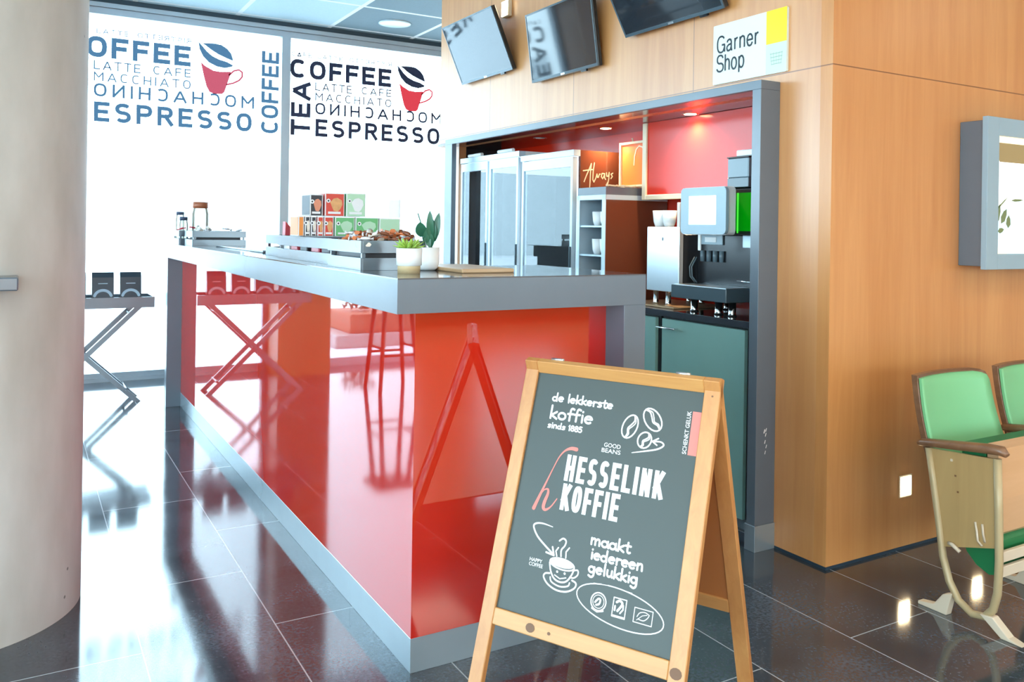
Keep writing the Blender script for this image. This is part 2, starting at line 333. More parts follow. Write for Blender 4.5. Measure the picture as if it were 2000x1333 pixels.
    def flush(s):
        for (O, ux, uy, th, _g), polys in getattr(s, 'p2', {}).items():
            O, ux, uy = Vector(O), Vector(ux), Vector(uy); nv = ux.cross(uy).normalized() * th
            co, fs = [], []
            for q in polys:
                fs.append(list(range(len(co), len(co) + len(q)))); co += [v * 1000 for v in q]
            r = delaunay_2d_cdt(co, [], fs, 0, 1e-4, True)
            def area(P): return abs(sum(P[i].x * P[i - 1].y - P[i - 1].x * P[i].y for i in range(len(P)))) / 2
            a_in = sum(area([co[i] for i in f]) for f in fs); a_out = sum(area([r[0][i] for i in f]) for f, of in zip(r[2], r[5]) if of)
            if a_out > a_in * 1.01:
                for f in fs: s.bm.faces.new([s.bm.verts.new(O + ux * (co[i].x / 1000) + uy * (co[i].y / 1000) + nv) for i in f])
                continue
            vs = [s.bm.verts.new(O + ux * (v.x / 1000) + uy * (v.y / 1000) + nv) for v in r[0]]
            for f, of in zip(r[2], r[5]):
                if of: s.bm.faces.new([vs[i] for i in f])
            bmesh.ops.delete(s.bm, geom=[v for v in vs if not v.link_faces], context='VERTS')
        s.p2 = {}
    def build(s, name, m, parent=None, local=False, loc=None, bevel=0.0):
        s.flush()
        me = bpy.data.meshes.new(name)
        off = Vector((0, 0, 0))
        if loc is not None: off = Vector(loc)
        elif parent is not None and not local: off = origin(parent)
        if off.length: s.bm.transform(Matrix.Translation(-off))
        if not getattr(s, 'keepn', False): bmesh.ops.recalc_face_normals(s.bm, faces=s.bm.faces)
        s.bm.to_mesh(me); s.bm.free()
        o = bpy.data.objects.new(name, me); C.objects.link(o); me.materials.append(M[m] if isinstance(m, str) else m)
        if parent is not None: o.parent = parent
        if loc is not None: o.location = Vector(loc)
        if bevel:
            md = o.modifiers.new('bevel', 'BEVEL'); md.width = bevel; md.segments = 2; md.limit_method = 'ANGLE'
        return o
def flatmb():
    s = MB(); s.keepn = True; return s
def tag(o, label, cat, group=None):
    o['label'] = label; o['category'] = cat
    if group: o['group'] = group
    return o
def thing(name, loc, label, cat, group=None, rz=0.0):
    o = bpy.data.objects.new(name, None); C.objects.link(o); o.location = loc; o.rotation_euler = (0, 0, rz); o.empty_display_size = 0.05
    return tag(o, label, cat, group)
def struct(o): o['kind'] = 'structure'; return o
def copy_tree(o, parent=None):
    c = o.copy(); C.objects.link(c)
    if parent is not None: c.parent = parent
    for ch in list(o.children): copy_tree(ch, c)
    return c
def text(txt, m, parent, name, O, ux, uy, w, h, bold=0.0, mirror=False, th=0.0008, local=False, spacing=1.0):
    """lettering fitted to a w x h box in the plane O + a*ux + b*uy"""
    cu = bpy.data.curves.new('t', 'FONT'); cu.body = txt; cu.size = 1.0; cu.offset = bold; cu.space_character = spacing; cu.resolution_u = 4
    to = bpy.data.objects.new('t', cu); C.objects.link(to)
    bpy.context.view_layer.update()
    dg = bpy.context.evaluated_depsgraph_get(); me = bpy.data.meshes.new_from_object(to.evaluated_get(dg))
    bpy.data.objects.remove(to); bpy.data.curves.remove(cu)
    xs = [v.co.x for v in me.vertices]; ys = [v.co.y for v in me.vertices]
    x0, x1, y0, y1 = min(xs), max(xs), min(ys), max(ys)
    O, ux, uy = Vector(O), Vector(ux), Vector(uy); n = ux.cross(uy).normalized()
    off = Vector((0, 0, 0)) if (local or parent is None) else origin(parent)
    for v in me.vertices:
        a = (v.co.x - x0) / (x1 - x0); b = (v.co.y - y0) / (y1 - y0)
        if mirror: a = 1 - a
        v.co = O + ux * a * w + uy * b * h + n * th - off
    if mirror: me.flip_normals()
    me.materials.clear(); me.materials.append(M[m])
    o = bpy.data.objects.new(name, me); C.objects.link(o); me.name = name
    if parent is not None: o.parent = parent
    return o
def join_into(name, objs, parent):
    """merge small print pieces of one colour into one lettering mesh"""
    bm = bmesh.new()
    for o in objs: bm.from_mesh(o.data)
    me = bpy.data.meshes.new(name); bm.to_mesh(me); bm.free(); me.materials.append(objs[0].data.materials[0])
    o = bpy.data.objects.new(name, me); C.objects.link(o); o.parent = parent
    for q in objs: bpy.data.objects.remove(q)
    return o
def light(name, kind, loc, energy, col, size=0.1, parent=None, rot=None, spot=None, blend=0.5, sy=None):
    l = bpy.data.lights.new(name, kind); l.energy = energy; l.color = col
    if kind == 'AREA':
        l.size = size
        if sy: l.shape = 'RECTANGLE'; l.size_y = sy
    elif kind == 'SPOT': l.spot_size = spot; l.spot_blend = blend; l.shadow_soft_size = size
    else: l.shadow_soft_size = size
    o = bpy.data.objects.new(name, l); C.objects.link(o)
    if parent is not None: o.parent = parent; o.location = Vector(loc) - origin(parent)
    else: o.location = loc
    if rot: o.rotation_euler = rot
    return o

# monoline grotesk capitals: (width, centre lines) in a unit-high box
def sup(cx, cy, rx, ry, a0, a1, n=20, e=0.78):
    P = []
    for k in range(n + 1):
        a = R(a0 + (a1 - a0) * k / n); c, s_ = math.cos(a), math.sin(a)
        P.append((cx + rx * math.copysign(abs(c) ** e, c), cy + ry * math.copysign(abs(s_) ** e, s_)))
    return P
DIN = {
 'A': (.66, [[(0, 0), (.33, 1), (.66, 0)], [(.11, .28), (.55, .28)]]), 'C': (.56, [sup(.29, .5, .29, .5, 48, 312)]),
 'E': (.48, [[(.48, 1), (0, 1), (0, 0), (.48, 0)], [(0, .51), (.42, .51)]]), 'F': (.46, [[(.46, 1), (0, 1), (0, 0)], [(0, .49), (.40, .49)]]),
 'H': (.56, [[(0, 0), (0, 1)], [(.56, 0), (.56, 1)], [(0, .5), (.56, .5)]]), 'I': (.0, [[(0, 0), (0, 1)]]), 'L': (.46, [[(0, 1), (0, 0), (.46, 0)]]),
 'M': (.70, [[(0, 0), (0, 1), (.35, .38), (.70, 1), (.70, 0)]]), 'N': (.56, [[(0, 0), (0, 1), (.56, 0), (.56, 1)]]), 'O': (.58, [sup(.29, .5, .29, .5, 90, 455)]),
 'P': (.52, [[(0, 0), (0, 1), (.26, 1)] + sup(.26, .735, .26, .265, 90, -90, 10) + [(0, .47)]]), 'R': (.54, [[(0, 0), (0, 1), (.26, 1)] + sup(.26, .745, .26, .255, 90, -90, 10) + [(0, .49)], [(.28, .49), (.54, 0)]]),
 'S': (.52, [sup(.26, .755, .26, .245, 35, 265, 12, .9) + sup(.26, .255, .26, .255, 85, -145, 12, .9)]), 'T': (.54, [[(0, 1), (.54, 1)], [(.27, 1), (.27, 0)]]),
 'K': (.56, [[(0, 0), (0, 1)], [(.54, 1), (.0, .38)], [(.17, .57), (.58, 0)]]), ' ': (.30, [])}
def din(mb, txt, O, ux, uy, w, h, t_, gap=0.30, mirror=False, th=0.0008):
    tot = sum(DIN[c][0] for c in txt) + gap * (len(txt) - 1); k = (w - t_) / tot; u = t_ / 2
    for c in txt:
        mb.gid = getattr(mb, 'gid', 0) + 1
        for st in DIN[c][1]:
            P = [(u + x * k, t_ / 2 + y * (h - t_)) for x, y in st]
            # butt ends reach the box edge on open stems
            if mirror: P = [(w - x, y) for x, y in P]
            ext = []
            for (p, q) in ((P[0], P[1]), (P[-1], P[-2])):
                dx, dy = p[0] - q[0], p[1] - q[1]; l_ = math.hypot(dx, dy) or 1; e_ = t_ / 2 if c not in 'CSO' else 0
                ext.append((p[0] + dx / l_ * e_, p[1] + dy / l_ * e_))
            P = [ext[0]] + P + [ext[1]] if c not in 'CSO' else P
            mb.stroke(P, t_, O, ux, uy, th, caps=False, square=True)
        u += (DIN[c][0] + gap) * k
    return mb

# ------------------------------------------------------------------ constants of the place
GX, GY = 1.0336, 2.3598        # counter glass planes
FX, FY = 0.932, 2.258          # counter frame planes
CE = 1.835                     # counter right end
FEND = 6.73                    # counter far end
TOPZ = 1.203
NX = 2.803                     # niche wall plane
RY = 2.297                     # right wall plane
WY = 7.96                      # window wall plane
CZ = 3.245                     # ceiling

# ================================================================== STRUCTURE
struct(MB().box(-7, 9, -6, 8.4, -0.12, 0).build('floor', 'floor'))
struct(MB().box(-6.9, 8.9, -5.9, 0.95, 0.0, 0.004).build('floor_parquet', 'parquet'))
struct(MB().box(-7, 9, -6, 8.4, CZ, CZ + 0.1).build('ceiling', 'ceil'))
# niche wall (facing -X) with opening y 2.60..5.55, z 0..1.955
mb = MB()
mb.box(NX, NX + 0.06, RY + 0.06, 5.98, 1.955, CZ)                 # above the opening
mb.box(NX, NX + 0.06, RY + 0.06, 2.60, 0.0, 1.955)                # right jamb
mb.box(NX, NX + 0.06, 5.645, 5.98, 0.0, 1.955)              # left jamb
struct(mb.build('wall_niche', 'panel_x'))
struct(MB().box(NX + 0.061, 4.6, 5.92, 5.98, 0, CZ).build('wall_niche_end', 'panel'))
struct(MB().box(NX, 8.9, RY, RY + 0.06, 0, CZ).build('wall_right', 'panel_y'))
struct(MB().box(NX - 0.002, 8.9, RY - 0.002, RY, 0.0, 0.012).build('baseboard_right', 'darkline'))
struct(MB().box(NX - 0.002, NX, RY, 2.565, 0.0, 0.012).build('baseboard_niche', 'darkline'))
# niche interior
struct(MB().box(3.25, 3.30, 2.60, 5.90, 0, 2.02).build('wall_niche_back', 'redwall'))
struct(MB().box(NX + 0.06, 3.25, 2.56, 2.61, 0, 2.02).build('wall_niche_right', 'blacksoft'))
struct(MB().box(NX + 0.06, 3.25, 5.80, 5.85, 0, 2.02).build('wall_niche_left', 'blacksoft'))
sof = bpy.data.materials.new('soffit_lacquer'); t_, N_, L_ = nt(sof); b_ = N_['Principled BSDF']; setp(b_, Roughness=0.14, IOR=1.6)
nz_ = N_.new('ShaderNodeTexNoise'); nz_.inputs['Scale'].default_value = 3; cr_ = N_.new('ShaderNodeMix'); cr_.data_type = 'RGBA'
cr_.inputs[6].default_value = (0.075, 0.012, 0.009, 1); cr_.inputs[7].default_value = (0.10, 0.015, 0.010, 1); L_.new(nz_.outputs[0], cr_.inputs[0]); L_.new(cr_.outputs[2], b_.inputs['Base Color'])
M['soffit'] = sof
struct(MB().box(NX - 0.10, 3.25, 2.60, 5.80, 1.955, 1.975).build('ceiling_niche', 'soffit'))
# grey frame round the niche
t = thing('niche_frame', (2.75, 2.6, 0), 'grey box frame standing out around the wide shop niche', 'frame')
MB().box(2.689, NX, 2.568, 5.644, 1.957, 1.995, 0.001).build('lintel', 'grey', t)
MB().box(2.689, NX, 2.568, 2.617, 0.11, 1.957, 0.001).build('post', 'grey', t)
MB().box(2.689, 2.725, 5.53, 5.644, 0.11, 1.957, 0.001).build('post', 'grey', t)
MB().box(2.684, NX, 2.563, 2.622, 0.0, 0.11, 0.001).build('base_block', 'plinth', t)
MB().box(2.684, 2.73, 5.525, 5.644, 0.0, 0.11, 0.001).build('base_block', 'plinth', t)
o = flatmb()
for (a, b, r) in ((0.0, 0.50, .006), (0.008, 0.485, .004), (0.004, 0.455, .004), (0.012, 0.435, .003), (0.006, 0.41, .003), (0.01, .505, .004)):
    o.stroke([(a, b), (a + 0.004, b + 0.012)], r, (2.735, 2.5675, 0), (1, 0, 0), (0, 0, 1))
o.build('paint_chips', 'white', t)
# other walls of the hall (behind and beside the camera); openings added for daylight
mb = MB(); mb.box(-5.1, -5.0, -6, 8.0, 0, 0.4); mb.box(-5.1, -5.0, -6, 8.0, 3.0, CZ)
for y in (-6, -3.2, -0.4, 2.4, 5.2, 7.9): mb.box(-5.1, -5.0, y, y + 0.1, 0.4, 3.0)
struct(mb.build('wall_left', 'plaster'))
mb = MB(); mb.box(-5, 8.9, -5.95, -5.85, 0, 0.9); mb.box(-5, 8.9, -5.95, -5.85, 2.6, CZ)
for x in (-5, -2.6, -0.2, 2.2, 4.6, 7.0): mb.box(x, x + 1.0, -5.95, -5.85, 0.9, 2.6)
struct(mb.build('wall_back', 'panel'))
struct(MB().box(8.8, 8.9, -6, RY, 0, CZ).build('wall_far_right', 'plaster'))
struct(MB().box(4.6, 4.7, 5.9, 8.0, 0, CZ).build('wall_window_end', 'plaster'))

# ------------------------------------------------------------------ window wall
def window(n, x0, x1, extra=None):
    z0, z1 = 0.075, 3.11
    w = MB()
    w.box(x0, x1, WY - 0.035, WY + 0.05, 0.012, z0)                   # sill profile
    w.box(x0, x1, WY - 0.05, WY - 0.02, 0.0, 0.03)
    w.box(x0, x1, WY - 0.03, WY + 0.05, z1, 3.165)
    w.box(x0, x1, WY - 0.055, WY + 0.05, 3.168, 3.205)
    w.box(x0, x0 + 0.04, WY - 0.04, WY + 0.05, z0, z1); w.box(x1 - 0.04, x1, WY - 0.04, WY + 0.05, z0, z1)
    o = struct(w.build('window_%d' % n, 'frame_al'))
    MB().box(x0, x1, WY - 0.06, WY + 0.05, 3.205, CZ).build('gasket', 'darkline', o)
    MB().box(x0 + 0.03, x1 - 0.03, WY + 0.008, WY + 0.014, z0 - 0.01, z1 + 0.01).build('pane', 'glass', o)
    return o
w1 = window(1, 0.09, 2.122); w2 = window(2, 2.122, 4.6); w3 = window(3, -2.9, -0.387); w4 = window(4, -5.0, -2.9)
struct(MB().box(-0.387, 0.09, 7.52, 8.05, 0, CZ).build('wall_column', 'panel'))

def graphics(win, X0, m, mcup, vert=False):
    """the printed word cloud; X0 = left edge of the big C"""
    y = WY + 0.004; ux, uz = (1, 0, 0), (0, 0, 1); L = flatmb()
    def tx(s_, x, z, w, h, tk_, mir=False, gap=0.3): din(L, s_, (X0 + x, y, z), ux, uz, w, h, tk_, gap, mir)
    def tv_(s_, x, z, w, h, tk_, gap=0.3): din(L, s_, (X0 + x, y, z), (0, 0, 1), (-1, 0, 0), h, w, tk_, gap)
    tx('CAFE LATTE', 0.01, 2.951, 0.50, 0.042, 0.007, gap=.42); tx('RISTRETTO', 0.58, 2.953, 0.44, 0.042, 0.007, True, .36)
    tx('COFFEE', 0.0, 2.748, 1.017, 0.178, 0.040, gap=.36)
    tx('LATTE', 0.243, 2.645, 0.365, 0.078, 0.011, gap=.36); tx('CAFE', 0.71, 2.650, 0.31, 0.074, 0.011, gap=.42)
    tx('MACCHIATO', 0.245, 2.548, 0.775, 0.078, 0.011, gap=.44)
    tx('MOCHACHINO', 0.246, 2.418, 1.33, 0.112, 0.019, True, .46)
    tx('ESPRESSO', 0.25, 2.206, 1.307, 0.168, 0.034, gap=.42)
    tv_('TEA', 0.200, 2.205, 0.188, 0.51, 0.038)
    if vert: tv_('COFFEE', 1.80, 2.205, 0.16, 0.76, 0.032)
    L.build('lettering', m, win)
    # bean
    cx, cz = X0 + 1.24, 2.875
    b = flatmb(); O = (cx, y, cz)
    def poly(bb, pts): bb.bm.faces.new([bb.bm.verts.new((O[0] + p[0], y - 0.0008, O[2] + p[1])) for p in pts])
    low = [(-0.16, 0.105), (-0.15, 0.04), (-0.12, -0.02), (-0.07, -0.07), (0.0, -0.10), (0.07, -0.108), (0.13, -0.09), (0.145, -0.075), (0.09, -0.05), (0.02, -0.035), (-0.04, -0.01), (-0.09, 0.03), (-0.13, 0.075)]
    up = [(-0.13, 0.095), (-0.09, 0.10), (-0.02, 0.105), (0.04, 0.098), (0.09, 0.07), (0.125, 0.03), (0.142, -0.02), (0.14, -0.035), (0.08, -0.015), (0.01, 0.012), (-0.05, 0.045), (-0.10, 0.08)]
    poly(b, low); poly(b, up); b.build('bean_print', m, win)
    cp = flatmb()
    poly(cp, [(-0.138, -0.075), (-0.10, -0.105), (-0.03, -0.14), (0.04, -0.145), (0.125, -0.135), (0.115, -0.18), (0.09, -0.26), (0.07, -0.325), (0.05, -0.345), (-0.02, -0.35), (-0.06, -0.335), (-0.085, -0.29), (-0.11, -0.2)])
    hp = [(0.112, -0.165), (0.15, -0.125), (0.195, -0.11), (0.225, -0.13), (0.225, -0.17), (0.20, -0.205), (0.15, -0.235), (0.092, -0.255)]
    cp.stroke(hp, 0.016, (O[0], y - 0.0005, O[2]), (1, 0, 0), (0, 0, 1), 0.0008); cp.build('cup_print', mcup, win)
graphics(w2, 2.170, 'decal', 'decalcup')
graphics(w1, 0.266, 'decal_glare', 'decalred_glare', True)

# ceiling fittings near the windows
t = thing('ceiling_light', (2.98, 7.38, CZ - 0.01), 'round unlit disc light in the grey ceiling tile by the right window', 'light')
MB().lathe(2.98, 7.38, [(0, 0), (0.13, 0), (0.15, 0.004), (0.15, 0.01)], 32, CZ - 0.011).build('diffuser', 'lightblue', t)

# ------------------------------------------------------------------ outdoors
struct(MB().box(-40, 60, 8.4, 70, -0.10, -0.03).build('ground', 'pave'))
tag(MB().box(-20, 34, 38, 44, -0.03, 4.2).build('building', 'paleblock'), 'long pale low building seen faintly through the left window', 'building')
t = thing('planter', (-1.6, 9.6, -0.03), 'low brick-coloured planter bed outside, mirrored in the red counter glass', 'planter')
MB().box(-2.5, -1.0, 9.2, 10.2, -0.03, 0.12, 0.01).build('base', 'stone', t)
MB().box(-2.3, -1.2, 9.3, 10.1, 0.12, 0.34, 0.01).build('trough', 'sienna', t)
o = MB()
for k in range(90):
    a = random.uniform(0, 6.28); r = random.uniform(0.02, 0.2); x = -1.45 + r * math.cos(a); y = 9.7 + r * math.sin(a); z = 0.36 + random.uniform(0, 0.22)
    o.tube([(x, y, z), (x + random.uniform(-.05, .05), y, z + 0.05)], [0.02, 0.003], 4)
o.build('foliage', 'foliage', t)

# ------------------------------------------------------------------ pillar
p = MB().lathe(-0.195, 3.48, [(0.4, 0.0), (0.4, CZ)], 96).build('concrete_pillar', 'concrete', loc=(-0.195, 3.48, 0))
tag(p, 'thick round raw concrete pillar at the left edge', 'pillar')
t = thing('wall_shelf', (-0.2, 3.0, 1.137), 'narrow dark grey shelf edge fixed to the front of the concrete pillar', 'shelf')
MB().box(-0.62, -0.006, 2.98, 3.14, 1.138, 1.179, 0.004).build('board', 'crate', t)
MB().box(-0.30, -0.15, 3.06, 3.12, 1.10, 1.138).build('bracket', 'black', t)

# ================================================================== COUNTER
t = thing('service_counter', (1.4, 4.4, 0), 'long red glass coffee bar with grey frame and worktop', 'counter')
fr = MB()
fr.prism([(x, y, 1.100) for x, y in ((FX, FY), (CE, FY), (CE, 2.95), (CE - 0.09, 2.95), (CE - 0.09, FY + 0.09), (FX + 0.09, FY + 0.09), (FX + 0.09, FEND), (FX, FEND))], (0, 0, TOPZ - 0.004 - 1.100))
fr.build('fascia', 'grey', t)
MB().box(CE - 0.09, CE, FY, FY + 0.30, 0.0, 1.100, 0.0008).build('leg', 'grey', t)
MB().box(FX, FX + 0.30, FEND - 0.09, FEND, 0.0, 1.100, 0.0008).build('leg', 'grey', t)
top = MB(); L6 = [(FX, FY), (CE, FY), (CE, 2.95), (FX + 0.62, 2.95), (FX + 0.62, FEND), (FX, FEND)]
top.prism([(x, y, TOPZ - 0.004) for x, y in L6], (0, 0, 0.004)); top.build('worktop', 'greytop', t)
MB().box(FX + 0.09, CE - 0.09, FY + 0.09, 2.94, 1.10, 1.197).box(FX + 0.09, FX + 0.61, 2.94, FEND - 0.09, 1.10, 1.197).build('top_core', 'blacksoft', t)
MB().box(GX, CE - 0.09, GY, GY + 0.012, 0.105, 1.10).build('glass_front', 'red', t)
MB().box(GX, GX + 0.012, GY + 0.012, FEND - 0.09, 0.105, 1.10).build('glass_panel', 'red', t)
MB().box(GX + 0.012, CE - 0.09, GY + 0.012, 2.90, 0.105, 1.10).box(GX + 0.012, 1.50, 2.90, FEND - 0.09, 0.105, 1.10).build('carcass', 'blacksoft', t)
MB().box(GX - 0.001, CE - 0.09, GY - 0.001, 2.90, 0.0, 0.105, 0.001).box(GX - 0.001, 1.50, 2.90, FEND - 0.09, 0.0, 0.105, 0.001).build('plinth', 'plinth', t)

# ================================================================== NICHE FURNITURE
def handle_bar(y0, y1, z, x, parent, name='handle'):
    h = MB(); h.tube([(x - 0.03, y0, z), (x - 0.03, y1, z)], 0.006, 8, flat=0.7)
    h.box(x - 0.03, x, y0 + 0.01, y0 + 0.02, z - 0.004, z + 0.004).box(x - 0.03, x, y1 - 0.02, y1 - 0.01, z - 0.004, z + 0.004)
    return h.build(name, 'chrome', parent)
base_labels = ['teal base cabinet under the coffee machine, right against the niche post', 'teal base cabinet just left of the one under the coffee machine']
for i, (y0, y1) in enumerate(((2.70, 3.330), (3.345, 3.80))):
    t = thing('base_cabinet', (3.0, (y0 + y1) / 2, 0), base_labels[i], 'cabinet', 'teal base cabinets')
    MB().box(NX + 0.02, 3.245, y0, y1, 0.06, 0.918).build('body', 'blacksoft', t)
    MB().box(NX + 0.05, 3.245, y0, y1, 0.0, 0.06).build('toe_kick', 'plinth', t)
    d = MB().box(NX, NX + 0.02, y0 + (0.052 if i == 0 else 0.022), y1 - 0.012, 0.063, 0.910, 0.001).build('door', 'teal', t)
    handle_bar(y1 - 0.145, y1 - 0.005, 0.868, NX, d)
tag(MB().box(NX - 0.012, 3.247, 2.62, 3.80, 0.922, 0.953, 0.002).build('worktop', 'worktop'), 'dark polished worktop under the coffee machine', 'worktop')
tag(MB().box(2.86, 3.22, 3.30, 3.72, 0.953, 0.963, 0.003).build('serving_tray', 'board'), 'flat wooden tray lying under the steel milk cooler', 'tray')

# --- coffee machine
t = thing('coffee_machine', (3.05, 3.1, 0.953), 'black coffee machine with tablet screen and green lit side', 'coffee machine')
MB().box(2.985, 3.22, 2.80, 3.39, 1.02, 1.335, 0.004).build('body', 'black', t)
MB().box(2.93, 3.015, 2.79, 3.29, 1.335, 1.560, 0.006).build('head', 'black', t)
g = MB().box(2.926, 2.93, 2.805, 2.99, 1.355, 1.535).build('light_panel', 'greenglow', t)
MB().box(2.923, 2.926, 2.925, 2.932, 1.345, 1.535).build('light_strip', 'greenline', g)
MB().box(2.923, 2.926, 2.818, 2.828, 1.37, 1.50).build('light_strip', 'greenline', g)
# tablet
def rrect(y0, y1, z0, z1, r, x, n=5):
    P = []
    for (cy, cz, a0) in ((y1 - r, z1 - r, 0), (y0 + r, z1 - r, 90), (y0 + r, z0 + r, 180), (y1 - r, z0 + r, 270)):
        for k in range(n + 1):
            a = R(a0 + 90 * k / n); P.append((x, cy + r * math.cos(a), cz + r * math.sin(a)))
    return P
tb = MB().prism(rrect(2.878, 3.186, 1.338, 1.560, 0.022, 2.800), (0.018, 0, 0)).build('tablet', 'greyblue', t)
MB().prism(rrect(2.885, 3.195, 1.335, 1.562, 0.02, 2.818), (0.05, 0, 0)).build('tablet_back', 'white', tb)
MB().box(2.797, 2.800, 2.942, 3.125, 1.383, 1.520).build('screen', 'tabletglow', tb)
MB().box(2.868, 2.93, 2.98, 3.10, 1.40, 1.50).build('tablet_arm', 'black', tb)
MB().box(2.845, 2.855, 3.095, 3.112, 1.258, 1.335, 0.002).build('milk_spout', 'white', t)
MB().box(2.80, 2.985, 2.870, 3.25, 1.022, 1.086, 0.003).build('drip_tray', 'smoke2', t)
MB().box(2.81, 2.98, 2.88, 3.24, 1.086, 1.089).build('drip_grid', 'steel', t)
MB().box(2.955, 2.985, 3.372, 3.392, 1.06, 1.50, 0.002).build('edge_trim', 'white', t)
o = MB().box(2.975, 2.985, 3.08, 3.24, 1.285, 1.335, 0.002).build('payment_slot', 'greyblue', t)
MB().box(2.973, 2.975, 3.12, 3.20, 1.298, 1.322).build('slot_label', 'white', o)
MB().box(2.975, 2.985, 2.865, 2.945, 1.275, 1.335, 0.002).build('outlet_cover', 'lightblue', t)
MB().tube([(2.98, 2.87, 1.105), (2.96, 2.87, 1.115), (2.96, 2.96, 1.117)], 0.004, 6).tube([(2.97, 2.885, 1.115), (2.97, 2.885, 1.155)], 0.004, 6).build('tap', 'chrome', t)
for k in range(2):
    MB().tube([(2.985, 3.285 - k * 0.015, 1.22), (2.965, 3.30 - k * 0.015, 1.17), (2.965, 3.295 - k * 0.015, 1.12), (2.98, 3.275 - k * 0.015, 1.089)], 0.004, 6).build('hose', 'smoke', t)
for k in range(4):
    MB().lathe(2.978, 3.22 - k * 0.045, [(0, 0.0), (0.012, 0.0), (0.012, 0.055), (0, 0.055)], 12, 1.20).build('nozzle', 'smoke', t)
MB().box(2.90, 3.015, 2.84, 2.975, 1.560, 1.605, 0.002).build('hopper_base', 'smoke2', t)
h = MB().box(2.90, 3.015, 2.84, 2.975, 1.605, 1.698, 0.004).build('bean_hopper', 'smoke', t)
MB().box(2.896, 3.017, 2.837, 2.978, 1.698, 1.705, 0.002).build('lid', 'black', h)
for (x, y) in ((2.90, 3.19), (2.90, 2.93), (3.12, 3.19), (3.12, 2.86), (2.90, 3.02)):
    MB().lathe(x, y, [(0, 0), (0.022, 0), (0.018, 0.012), (0.018, 0.07), (0, 0.07)], 16, 0.953).build('foot', 'chrome', t)
tag(MB().box(2.91, 3.01, 2.82, 2.93, 1.7055, 1.735, 0.004).build('lid_box', 'white'), 'small white box lying on top of the bean hopper', 'box')
# --- milk cooler
t = thing('milk_cooler', (3.03, 3.44, 0.963), 'stainless steel milk cooler on chrome feet beside the coffee machine', 'cooler')
MB().box(2.90, 3.20, 3.405, 3.555, 1.035, 1.372, 0.004).build('body', 'steel', t)
MB().box(2.892, 2.90, 3.300, 3.555, 1.035, 1.372, 0.003).build('door', 'steel', t)
MB().box(2.889, 2.892, 3.424, 3.430, 1.300, 1.316).build('lock', 'smoke2', t)
for (x, y) in ((2.93, 3.52), (2.93, 3.42), (3.16, 3.52), (3.16, 3.42)):
    MB().lathe(x, y, [(0, 0), (0.018, 0), (0.015, 0.010), (0.015, 0.072), (0, 0.072)], 16, 0.963).build('foot', 'chrome', t)
# --- cups stacked on the cooler
def cup(name, x, y, z, r, h, m, label, cat, group, tilt=0):
    o = MB().lathe(0, 0, [(0, 0.003), (r * 0.62, 0), (r * 0.85, h * 0.3), (r, h), (r * 0.93, h), (r * 0.78, h * 0.3), (0, h * 0.12)], 20).build(name, m, loc=None)
    o.location = (x, y, z)
    if tilt: o.rotation_euler = (0, tilt, 0)
    return tag(o, label, cat, group)
cup('cup', 2.95, 3.445, 1.373, 0.040, 0.085, 'whitec', 'white cup on top of the steel cooler next to the tablet', 'cup', 'cups on the steel cooler')
cup('cup', 2.95, 3.52, 1.373, 0.040, 0.085, 'whitec', 'white cup on top of the steel cooler, nearer the brown shelf unit', 'cup', 'cups on the steel cooler')
# --- cup shelf unit
t = thing('cup_shelf', (3.0, 3.95, 0), 'tall narrow open shelf unit with brown glossy side holding cups', 'shelf unit')
MB().box(NX, 3.245, 3.808, 3.826, 0.0, 1.545, 0.001).build('side_panel', 'brown', t)
MB().box(NX, 3.245, 4.070, 4.088, 0.0, 1.545, 0.001).build('side_panel', 'lightblue', t)
MB().box(NX - 0.003, NX, 3.806, 3.840, 0.95, 1.545).build('edge_strip', 'lightblue', t)
MB().box(NX - 0.003, NX, 4.058, 4.088, 0.95, 1.545).build('edge_strip', 'lightblue', t)
MB().box(NX - 0.003, 3.245, 3.806, 4.088, 1.520, 1.548, 0.001).build('top_board', 'lightblue', t)
MB().box(NX, 3.245, 3.81, 4.086, 1.548, 1.592, 0.001).build('crown', 'grey', t)
MB().box(3.20, 3.245, 3.826, 4.07, 0, 1.52).build('back_panel', 'grey', t)
for z in (1.365, 1.200, 1.03, 0.6, 0.2): MB().box(NX + 0.004, 3.20, 3.826, 4.070, z, z + 0.010).build('shelf', 'lightblue', t)
for si, z in enumerate((1.376, 1.211, 1.041)):
    h_ = (0.078, 0.088, 0.06)[si]; nm = ('upper', 'middle', 'lowest visible')[si]
    for j, (xx, yy) in enumerate(((2.85, 3.872), (2.85, 3.945), (2.93, 3.905))):
        cup('cup', xx, yy, z, 0.033, h_, 'whitec', ('right white cup on the %s shelf of the cup unit', 'left white cup on the %s shelf of the cup unit', 'white cup behind the other two on the %s shelf of the cup unit')[j] % nm, 'cup', 'white cups on the cup shelf unit')
